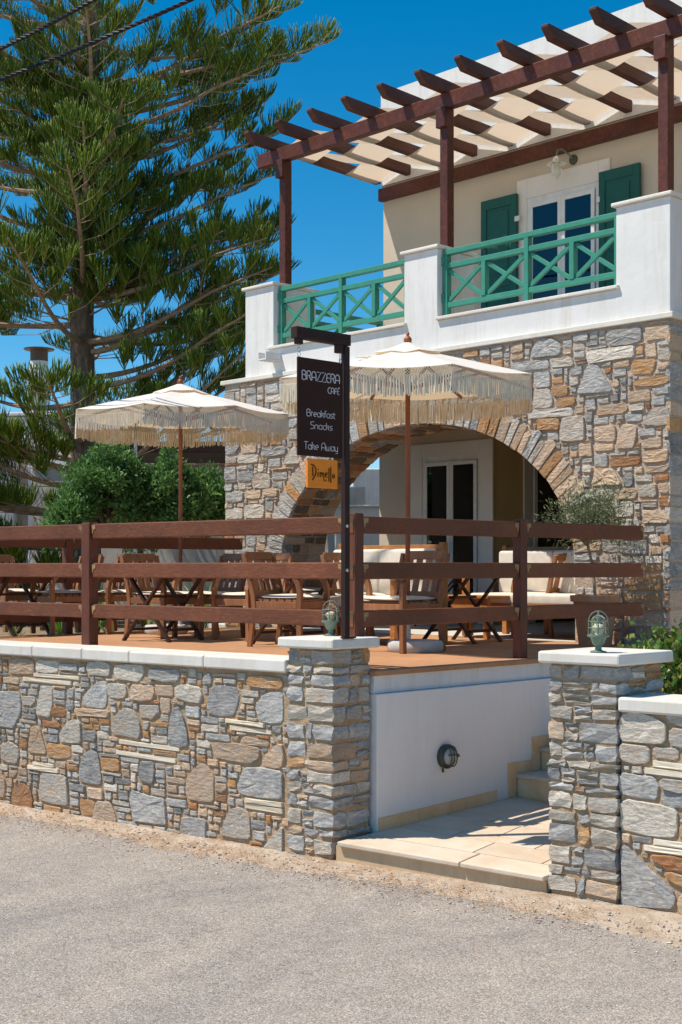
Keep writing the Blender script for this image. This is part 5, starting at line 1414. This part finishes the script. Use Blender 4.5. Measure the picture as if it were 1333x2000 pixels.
# ------------------------------------------------------------------ potted olive
PO = empty('potted_olive', (-7.33, 10.36, 1.30), label='small grey green olive tree in a terracotta pot by the stone pier', cat='potted tree')
b_ = MB(); b_.lathe([(.0, 0), (.15, 0), (.155, .05), (.20, .40), (.225, .405), (.23, .46), (.20, .462), (.19, .42), (0, .42)], (-7.33, 10.36, 1.301), 32); b_.build('pot', MT['terracotta'], PO, smooth=True)
b_ = MB(); b_.tube([(-7.33, 10.36, 1.70), (-7.34, 10.35, 2.0), (-7.40, 10.33, 2.25), (-7.42, 10.33, 2.4)], .016, 8, r1=.010); 
rng = random.Random(77)
def leaves(name, centers, mat, parent, rng, n, size, aspect=.45, kind=None, up=.3, cl=.10):
    """leaf blades scattered round twig centres, numpy built (folded 4 vert blades)"""
    rs = np.random.RandomState(rng.randrange(10**6)); C = np.array([tuple(c) for c in centers]); ci = rs.randint(0, len(C), n)
    base = C[ci, :3]+rs.normal(0, 1, (n, 3))*C[ci, 3:4]*cl
    d = rs.normal(0, 1, (n, 3)); d[:, 2] += up; out = base-C[ci, :3]; d += out/(np.linalg.norm(out, axis=1, keepdims=True)+1e-6)*1.0; d /= np.linalg.norm(d, axis=1, keepdims=True)
    s = rs.normal(0, 1, (n, 3)); s -= (s*d).sum(1, keepdims=True)*d; s /= np.linalg.norm(s, axis=1, keepdims=True)
    nn_ = np.cross(d, s); l = size*rs.uniform(.6, 1.3, (n, 1)); w_ = l*aspect*.5
    a = base; m1 = base+d*l*.55+s*w_+nn_*l*.08; m2 = base+d*l*.55-s*w_+nn_*l*.08; tp = base+d*l
    V = np.stack([a, m1, tp, m2], 1).reshape(-1, 3); i4 = np.arange(n)[:, None]*4
    Fa = np.concatenate([np.concatenate([i4, i4+1, i4+2], 1), np.concatenate([i4, i4+2, i4+3], 1)])
    return np_mesh(name, V, Fa, mat, parent, kind=kind)
cs = []
for k in range(46):
    a = rng.uniform(0, 6.28); ph = rng.uniform(-.6, 1.2); rr = rng.uniform(.12, .42)
    c = Vector((-7.31+rr*math.cos(a)*math.cos(ph)*1.0, 10.33+rr*math.sin(a)*math.cos(ph)*.9-.05, 2.42+rr*.75*math.sin(ph))); cs.append((c.x, c.y, c.z, 1))
    b_.tube([(-7.41, 10.33, 2.22), tuple((Vector((-7.41, 10.33, 2.3))+c)/2), tuple(c)], .005, 5, r1=.002)
b_.build('trunk', MT['branch_bark'], PO, smooth=True)
leaves('crown', cs, MT['leaf_olive'], PO, rng, 4000, .05, .2, up=.5, cl=.075)

# bush behind the right wall
def bush(name, c, rad, label, cat, mat, seed, nl, size, asp, squash=.85, group=None, nblob=60, clump=.09, stem=True):
    rng = random.Random(seed); T = empty(name, (c[0], c[1], c[2]), label=label, cat=cat, group=group); cs = []; b_ = MB()
    for k in range(nblob):
        a = rng.uniform(0, 6.28); u_ = rng.uniform(-.75, 1); rr = rad*rng.uniform(.62, 1.05)*(1+.10*math.sin(a*3+seed)+.08*math.sin(u_*7)); h_ = math.sqrt(max(0, 1-u_*u_))
        p = Vector((c[0]+rr*h_*math.cos(a), c[1]+rr*h_*math.sin(a), c[2]+rad*squash*.9+rr*squash*u_)); cs.append((p.x, p.y, p.z, rng.uniform(.7, 1.3)))
        if k % 3 == 0: b_.tube([(c[0], c[1], c[2]), tuple(Vector((c[0], c[1], c[2]+.2)).lerp(p, .5)), tuple(p)], (.014), 6, r1=.005)
    b_.build('stems', MT['bark'], T, smooth=True)
    leaves('leaves', cs, mat, T, rng, nl, size, asp, up=.6, cl=clump)
    return T
bush('shrub', (-5.02, 8.05, 1.02), .36, 'glossy round leaved shrub behind the right street wall coping', 'shrub', MT['leaf_bush'], 5, 5200, .045, .75, .75, nblob=90, clump=.06)
bush('shrub', (-4.25, 8.15, 1.02), .40, 'glossy round leaved shrub at the right picture edge behind the wall', 'shrub', MT['leaf_bush'], 6, 4200, .045, .75, .75, nblob=80, clump=.06)
# rounded dark bushes behind the terrace
for i, (px_, D, top, rad, lab) in enumerate([(205, 17.6, 900, .50, 'large rounded dark green bush left of the parasol pole'), (335, 18.0, 922, .50, 'rounded dark green bush behind the parasol pole'), (272, 18.6, 975, .36, 'dark bush filling the gap between the two larger ones'), (402, 18.6, 945, .34, 'small dark bush beside the stone building corner'), (130, 17.0, 1000, .22, 'small light green bush at the left foot of the big one')]):
    r_ = ray(px_); ztop = H+(HY-top)*D/F
    c = (r_[0]*D, r_[1]*D, ztop-rad*1.78)
    bush('round_bush', c, rad, lab, 'bush', MT['leaf_dark'], 60+i, int(46000*rad*rad)+1500, .078, .42, 1.1, 'rounded bushes behind the terrace', nblob=int(300*rad*rad)+30, clump=.055)
# strap leaved garden plants seen between the boards
def strap(c, n, ln, label, seed, wdt=.03, mat='leaf_strap', name='strap_leaf_plant'):
    rng = random.Random(seed); T = empty(name, c, label=label, cat='plant', group='strap leaved plants beyond the terrace'); b_ = MB()
    for k in range(n):
        a = rng.uniform(0, 6.28); l = ln*rng.uniform(.6, 1.1); lean = rng.uniform(.15, .6); pr = None; pts = []
        for q in range(6):
            t_ = q/5; r0 = l*lean*t_**1.6; pts.append(Vector((c[0]+r0*math.cos(a), c[1]+r0*math.sin(a), c[2]+l*(t_-.35*lean*t_*t_*t_))))
        sx = Vector((-math.sin(a), math.cos(a), 0)); vs = []
        for q, p in enumerate(pts):
            w_ = wdt*(1-(q/5)**2)+.002; vs += [p-sx*w_, p+Vector((0, 0, -.006)), p+sx*w_]
        b_.add(vs, [f for q in range(5) for f in ((3*q, 3*q+1, 3*q+4, 3*q+3), (3*q+1, 3*q+2, 3*q+5, 3*q+4))])
    b_.build('leaves', MT[mat], T); return T
for i, (px_, py_, D, n, ln, lab, wd_) in enumerate([(115, 1236, 15.2, 26, .55, 'bright green strap leaved plant seen under the boards left of the fence post', .018), (215, 1232, 15.4, 14, .6, 'strap leaved plant right behind the left fence post', .022),
     (285, 1232, 15.6, 12, .7, 'tall sword leaved plant near the left parasol base', .03), (30, 1246, 14.9, 22, .35, 'low flowering green plant at the left picture edge', .016), (190, 1205, 16.2, 30, .9, 'pale green grassy tuft behind the chairs', .012), (395, 1215, 16.6, 30, .9, 'green grassy tuft left of the stone column', .012)]):
    p = at_depth(px_, py_, D); strap((p.x, p.y, 1.11), n, ln, lab, 100+i, wd_)

# ------------------------------------------------------------------ norfolk pine
PINE_D = 22.; r_ = ray(168); TX, TY = r_[0]*PINE_D, r_[1]*PINE_D
PT = empty('norfolk_pine', (TX, TY, 1.1), label='tall norfolk pine with tiers of upswept branches left of the building', cat='tree')
zs_ = [1.0, 2.5, 4, 6, 8, 10, 12, 14, 17]; 
def trx(z): return TX+.05*math.sin(z*.7)+.012*(z-6), TY+.05*math.cos(z*.6)
b_ = MB(); b_.tube([(*trx(z), z) for z in zs_], [.27, .235, .21, .19, .17, .15, .12, .09, .04], 18); b_.build('trunk', MT['bark'], PT, smooth=True)
rgt = Vector((RV[0], RV[1], 0)); fwd = Vector((DV[0], DV[1], 0))
prng = random.Random(17); nrs = np.random.RandomState(4)
def make_branch(z0, az, length, rise, dens=1., sag=.22, thick=.042, t0=.24, tw=1.):
    """az: 0 = picture right, 90 = away from camera"""
    d = rgt*math.cos(az)+fwd*math.sin(az); side = Vector((-d.y, d.x, 0)); tx, ty = trx(z0)
    P = []; n = 14; wob = prng.uniform(-.12, .12)
    for i in range(n+1):
        t_ = i/n; z = z0-sag*math.sin(math.pi*min(1, t_*1.4))*(.6 if t_ < .7 else .6)+rise*t_**1.25
        P.append(Vector((tx, ty, 0))+d*(length*t_)+side*(wob*length*math.sin(t_*2.4)*.5)+Vector((0, 0, z)))
    br = MB(); br.tube(P, [thick*(1-.85*(i/n))+.004 for i in range(n+1)], 7)
    St = []; Dr = []; Ln = []
    def at(t_):
        f = t_*n; i = min(int(f), n-1); return P[i].lerp(P[i+1], f-i), (P[i+1]-P[i]).normalized()
    t_ = t0+prng.uniform(0, .05); sgn = 1
    while t_ < .97:
        p, dd = at(t_); sgn = -sgn
        tl = (.95*(1-t_)+.30)*prng.uniform(.75, 1.2)*min(1, .35+length/4)
        if t_ < .35 and t0 > .2: tl *= .7
        ang = math.radians(prng.uniform(38, 62)); td = (dd*math.cos(ang)+side*sgn*math.sin(ang)+Vector((0, 0, prng.uniform(-.02, .18)))).normalized()
        # clusters of strands along the outer part of the twig
        tl *= prng.uniform(.8, 1.45); f0 = max(.15, 1-.36/tl*prng.uniform(.75, 1.25)); m_ = int(tl*(1-f0)*112*dens)+8
        q1 = p+td*tl*.5+Vector((0, 0, -.02)); q2 = p+td*tl+dd*tl*.15+Vector((0, 0, .05*tl))
        br.tube([p, q1, q2], .009, 5, r1=.003)
        for k in range(m_):
            f = f0+(1-f0)*(k+prng.random())/m_
            q = (p.lerp(q1, f*2) if f < .5 else q1.lerp(q2, f*2-1)); v = Vector((prng.gauss(0, .13), prng.gauss(0, .13), 1.0))+td*((f-f0)/(1-f0+.01)*1.25-.12+prng.gauss(0, .12))+Vector((-td.y, td.x, 0))*prng.gauss(0, .42)
            St.append(q); Dr.append(v.normalized()); Ln.append((.42-.24*((f-f0)/(1-f0+.01))**2)*prng.uniform(.72, 1.12))
        t_ += prng.uniform(.034, .064)*4/length*.95*tw
    # tip tuft
    for k in range(int(46*dens)):
        f = prng.uniform(.86, 1); q, dd = at(f); v = Vector((prng.gauss(0, .25), prng.gauss(0, .25), 1))+dd*.7; St.append(q); Dr.append(v.normalized()); Ln.append(prng.uniform(.16, .30))
    bo = br.build('branch', MT['branch_bark'], PT, smooth=True)
    S = np.array([tuple(v) for v in St]); D = np.array([tuple(v) for v in Dr]); Lh = np.array(Ln)[:, None]; m_ = len(S)
    # each strand: 3 sided tapered curved spike, 3 rings + tip
    upv = np.array([0, 0, 1.]); c1 = S; c2 = S+D*Lh*.40; D2 = D*.92+upv*.14; D2 /= np.linalg.norm(D2, axis=1, keepdims=True); c3 = c2+D2*Lh*.42; c4 = c3+(D2*.7+upv*.4)*Lh*.16
    e1 = np.cross(D, nrs.normal(0, 1, (m_, 3))); e1 /= np.linalg.norm(e1, axis=1, keepdims=True); e2 = np.cross(D, e1)
    rad = nrs.uniform(.0055, .0085, (m_, 1)); rings = []
    for c_, k in ((c1, .55), (c2, 1.), (c3, .95)):
        for a in (0, 2.09, 4.19): rings.append(c_+(e1*math.cos(a)+e2*math.sin(a))*rad*k)
    V = np.stack(rings+[c4], 1).reshape(-1, 3); o = np.arange(m_)[:, None]*10; tri = []
    for rr in (0, 3):
        for k in range(3):
            a, b2_ = rr+k, rr+(k+1) % 3; tri += [(a, b2_, b2_+3), (a, b2_+3, a+3)]
    for k in range(3): tri.append((6+k, 6+(k+1) % 3, 9))
    Fa = np.concatenate([o+np.array([t3]) for t3 in tri])
    np_mesh('foliage', V, Fa, MT['leaf_pine'], bo, kind='stuff')
    return m_
nst_ = 0
# branches whose tips the photograph shows on the right: (tip px, tip py, z of attachment, depth swing)
tips = [(650, 62, 9.35, .10), (560, 90, 9.9, -.35), (552, 240, 8.15, .05), (528, 178, 8.6, .4), (530, 325, 7.35, -.12), (470, 300, 7.4, .5), (555, 420, 6.55, .05), (440, 430, 6.5, -.5), (555, 515, 5.65, .12), (430, 530, 5.5, -.45), (520, 590, 5.1, .3), (478, 640, 4.45, -.1), (440, 655, 4.4, .5), (478, 720, 3.75, .15), (479, 674, 3.35, -.62), (300, 790, 3.2, .2)]
for px_, py_, z0, sw in tips:
    az = math.asin(sw) if abs(sw) < 1 else 0
    # solve length so that the tip lands near px
    L_ = 3.
    for _ in range(20):
        d = rgt*math.cos(az)+fwd*math.sin(az); tip = Vector((trx(z0)[0], trx(z0)[1], 0))+d*L_; Dp = tip.x*DV[0]+tip.y*DV[1]; xx = CX+F*(tip.x*RV[0]+tip.y*RV[1])/Dp; L_ *= max(.6, min(1.5, 1+.6*((px_-xx)/(px_-168))))
    zt = H+(HY-py_)*Dp/F-.12; nst_ += make_branch(z0, az, L_, zt-z0+.0, sag=.18, thick=.05)
# the rest of each tier
zl = 4.0; tier = 0
while zl < 15.5:
    n_ = 6; a0 = prng.uniform(0, 60)
    for k in range(n_):
        deg = (a0+k*60+prng.uniform(-9, 9)) % 360
        if deg < 30 or deg > 335: continue
        if zl < 5.75 and 145 < deg < 265: continue
        L_ = max(.8, 4.3-.13*(zl-4)+prng.uniform(-.4, .4)) if zl < 11 else max(.8, 3.6-.5*(zl-11))
        if 200 < deg < 335: L_ *= .95
        if 30 <= deg < 80: L_ *= .85
        far = 60 < deg < 150
        nst_ += make_branch(zl+prng.uniform(-.15, .15), math.radians(deg), L_, prng.uniform(.35, .9), dens=.65 if far else 1., sag=.22, thick=.05)
    zl += .84; tier += 1
# short shoots close to the trunk
for k in range(52):
    zz_ = prng.uniform(5.9, 9.8); make_branch(zz_, math.radians(prng.uniform(190, 370)), prng.uniform(.7, 1.9), prng.uniform(.2, .6), dens=.9, sag=.05, thick=.018)
# long low branches sweeping left
for z0, deg, L_, rs_ in [(3.75, 197, 3.6, 1.15), (2.95, 190, 3.8, .45), (5.95, 180, 4.2, .25), (3.6, 240, 2.0, .35), (2.35, 196, 2.8, .25), (2.9, 160, 3.5, .4), (3.3, 215, 2.6, .8), (1.9, 225, 2.2, .3), (1.6, 205, 2.6, .2)]:
    nst_ += make_branch(z0, math.radians(deg), L_, rs_, dens=1.5, sag=.12, thick=.055, t0=.08, tw=.55)
print('pine strands', nst_, 'facade stones', nB, 'soffit', cnt)

# ------------------------------------------------------------------ beyond the terrace: garden house, walls, chimney, hill
GH = empty('neighbour_house', (*at_depth(20, 1000, 30).xy, 1.0), label='white house with square piers behind the pine at the left edge', cat='house')
def fbox(px0, px1, py_top, D, zb, dep, mat, name, parent, D2=None, bevel=.02):
    """upright block whose front runs between two picture columns at distance D, with real depth behind"""
    D2 = D2 or D; a = at_depth(px0, py_top, D); c = at_depth(px1, py_top, D2); zt = (a.z+c.z)/2
    e = Vector((c.x-a.x, c.y-a.y, 0)); nb_ = Vector((-e.y, e.x, 0)).normalized(); 
    if nb_.dot(fwd) < 0: nb_ = -nb_
    b_ = MB(); q = [a, c, c+nb_*dep, a+nb_*dep]
    b_.add([(p.x, p.y, zb) for p in q]+[(p.x, p.y, zt) for p in q], [(3, 2, 1, 0), (4, 5, 6, 7), (0, 1, 5, 4), (1, 2, 6, 5), (2, 3, 7, 6), (3, 0, 4, 7)])
    return b_.build(name, mat, parent, bevel=bevel)
W_ = MT['plaster_white']; Gy = MT['plaster_grey']
fbox(-160, 140, 815, 34, .5, 5, W_, 'wall', GH, D2=33); fbox(-160, 142, 806, 33.9, H+(HY-818)*34/F, 5.1, W_, 'cornice', GH, D2=32.9)
fbox(-120, 112, 905, 28.5, .5, 2.5, Gy, 'lower_wall', GH)
for a, c in ((-60, -22), (-10, 27), (55, 90)):
    fbox(a, c, 880, 27.6, .5, .45, W_, 'pier', GH)
    fbox(a-4, c+5, 872, 27.5, H+(HY-880)*27.6/F+.004, .6, W_, 'pier_cap', GH)
fbox(28, 54, 900, 28.0, .5, .2, MT['plaster_beige'], 'panel', GH)
b_ = MB(); p = at_depth(-12, 880, 29.5); 
for k in range(3):
    b_.tube([(p.x-.2*k*RV[0], p.y-.2*k*RV[1], p.z-.08), (p.x-.2*k*RV[0]+fwd.x, p.y-.2*k*RV[1]+fwd.y, p.z+.2)], .09, 8)
b_.build('roof_tile', MT['terracotta'], GH)
# chimney
cp = at_depth(77, 800, 33.4); CH = empty('chimney', (cp.x, cp.y, 4.0), label='round whitewashed chimney with a rusty metal cowl behind the pine', cat='chimney')
def zc(py_, D=33.4): return H+(HY-py_)*D/F
b_ = MB(); b_.lathe([(.27, zc(810)), (.27, zc(745)), (.30, zc(742)), (.30, zc(728)), (.22, zc(718)), (.22, zc(706))], (cp.x, cp.y, 0), 20); b_.build('stack', MT['plaster_white'], CH, smooth=True)
b_ = MB(); b_.lathe([(.215, zc(706)+.004), (.215, zc(684)), (0, zc(684))], (cp.x, cp.y, 0), 18); b_.build('cowl', MT['rusty_metal'], CH, smooth=True)
b_ = MB(); b_.lathe([(0, 0), (.36, 0), (.38, .03), (0, .07)], (cp.x, cp.y, zc(684)+.004), 20); b_.build('cowl_lid', MT['rusty_metal'], CH)
# garden wall and shed roof behind the bushes
GW = empty('garden_wall', (*at_depth(350, 1000, 24).xy, 1.0), label='pale garden wall behind the rounded bushes', cat='wall')
fbox(60, 470, 912, 25, .6, .3, MT['plaster_grey'], 'wall', GW, D2=24); fbox(60, 472, 905, 24.95, H+(HY-913)*24.6/F, .4, MT['plaster_beige'], 'coping', GW, D2=23.95)
fbox(262, 268, 860, 20.5, .9, .05, MT['upvc_white'], 'white_post', GW, bevel=0)
SH = empty('garden_pergola', (*at_depth(330, 1000, 22).xy, 1.0), label='dark brown roofed shelter behind the bushes under the left parasol', cat='shelter')
fbox(225, 470, 862, 21.5, H+(HY-884)*21.5/F, 2.2, MT['wood_table'], 'roof', SH, D2=21.5)
for a in (268, 448): fbox(a, a+11, 885, 21.6, .9, .12, MT['wood_table'], 'post', SH, bevel=0)
HL = MB(); nxh, nyh = 60, 14; c0 = at_depth(330, 900, 70)
for j in range(nyh+1):
    for i in range(nxh+1):
        a = -22+44*i/nxh; dd_ = 30*j/nyh; z = 1+6.8*math.sin(math.pi*min(1, j/nyh*.9))*math.exp(-((a-2)/9)**2)*(1+.12*vnoise(a*.3, j*.3))+.1*vnoise(a, j)
        p = c0+rgt*a+fwd*dd_; HL.v.append((p.x, p.y, z))
for j in range(nyh):
    for i in range(nxh):
        o = j*(nxh+1)+i; HL.f.append((o, o+1, o+nxh+2, o+nxh+1))
HL.build('hill', MT['hill_scrub'], kind='structure', smooth=True)
# white garden steps seen through the arch
GS = empty('garden_steps', (*at_depth(700, 1000, 24).xy, 1.0), label='white stepped garden wall seen through the arch', cat='wall')
fbox(655, 755, 990, 24, 1.0, .4, MT['plaster_white'], 'lower_step', GS); fbox(640, 715, 950, 25, 1.0, .4, MT['plaster_grey'], 'middle_step', GS); fbox(690, 760, 915, 26.5, 1.0, .4, MT['plaster_white'], 'upper_step', GS)
fbox(645, 757, 986, 23.95, H+(HY-991)*24/F, .5, MT['coping_marble'], 'coping', GS)

# ------------------------------------------------------------------ cables
for (p0, p1, lab) in [((-30, 110), (260, -45), 'upper twisted black power cable crossing the sky'), ((-30, 167), (420, -22), 'lower twisted black power cable crossing the sky')]:
    A = at_depth(p0[0], p0[1], 13.5); B = at_depth(p1[0], p1[1], 12.0); ext = (B-A); A = A-ext*2; B = B+ext*2; n = 900; d = (B-A).normalized(); e1 = d.cross(Z3).normalized(); e2 = d.cross(e1)
    T = empty('power_cable', tuple(A), label=lab, cat='cable', group='twisted power cables')
    sag = .03*(B-A).length/5
    for s_ in range(3):
        pts = []
        for i in range(n+1):
            t_ = i/n; c = A.lerp(B, t_)+Vector((0, 0, 0)); c.z -= .55*(1-(2*t_-1)**2)-.53; ph = t_*(B-A).length/.22*2*math.pi+s_*2.09
            pts.append(c+e1*math.cos(ph)*.011+e2*math.sin(ph)*.011)
        b_ = MB(); b_.tube(pts, .010, 5); b_.build('strand', MT['cable_black'], T, smooth=True)
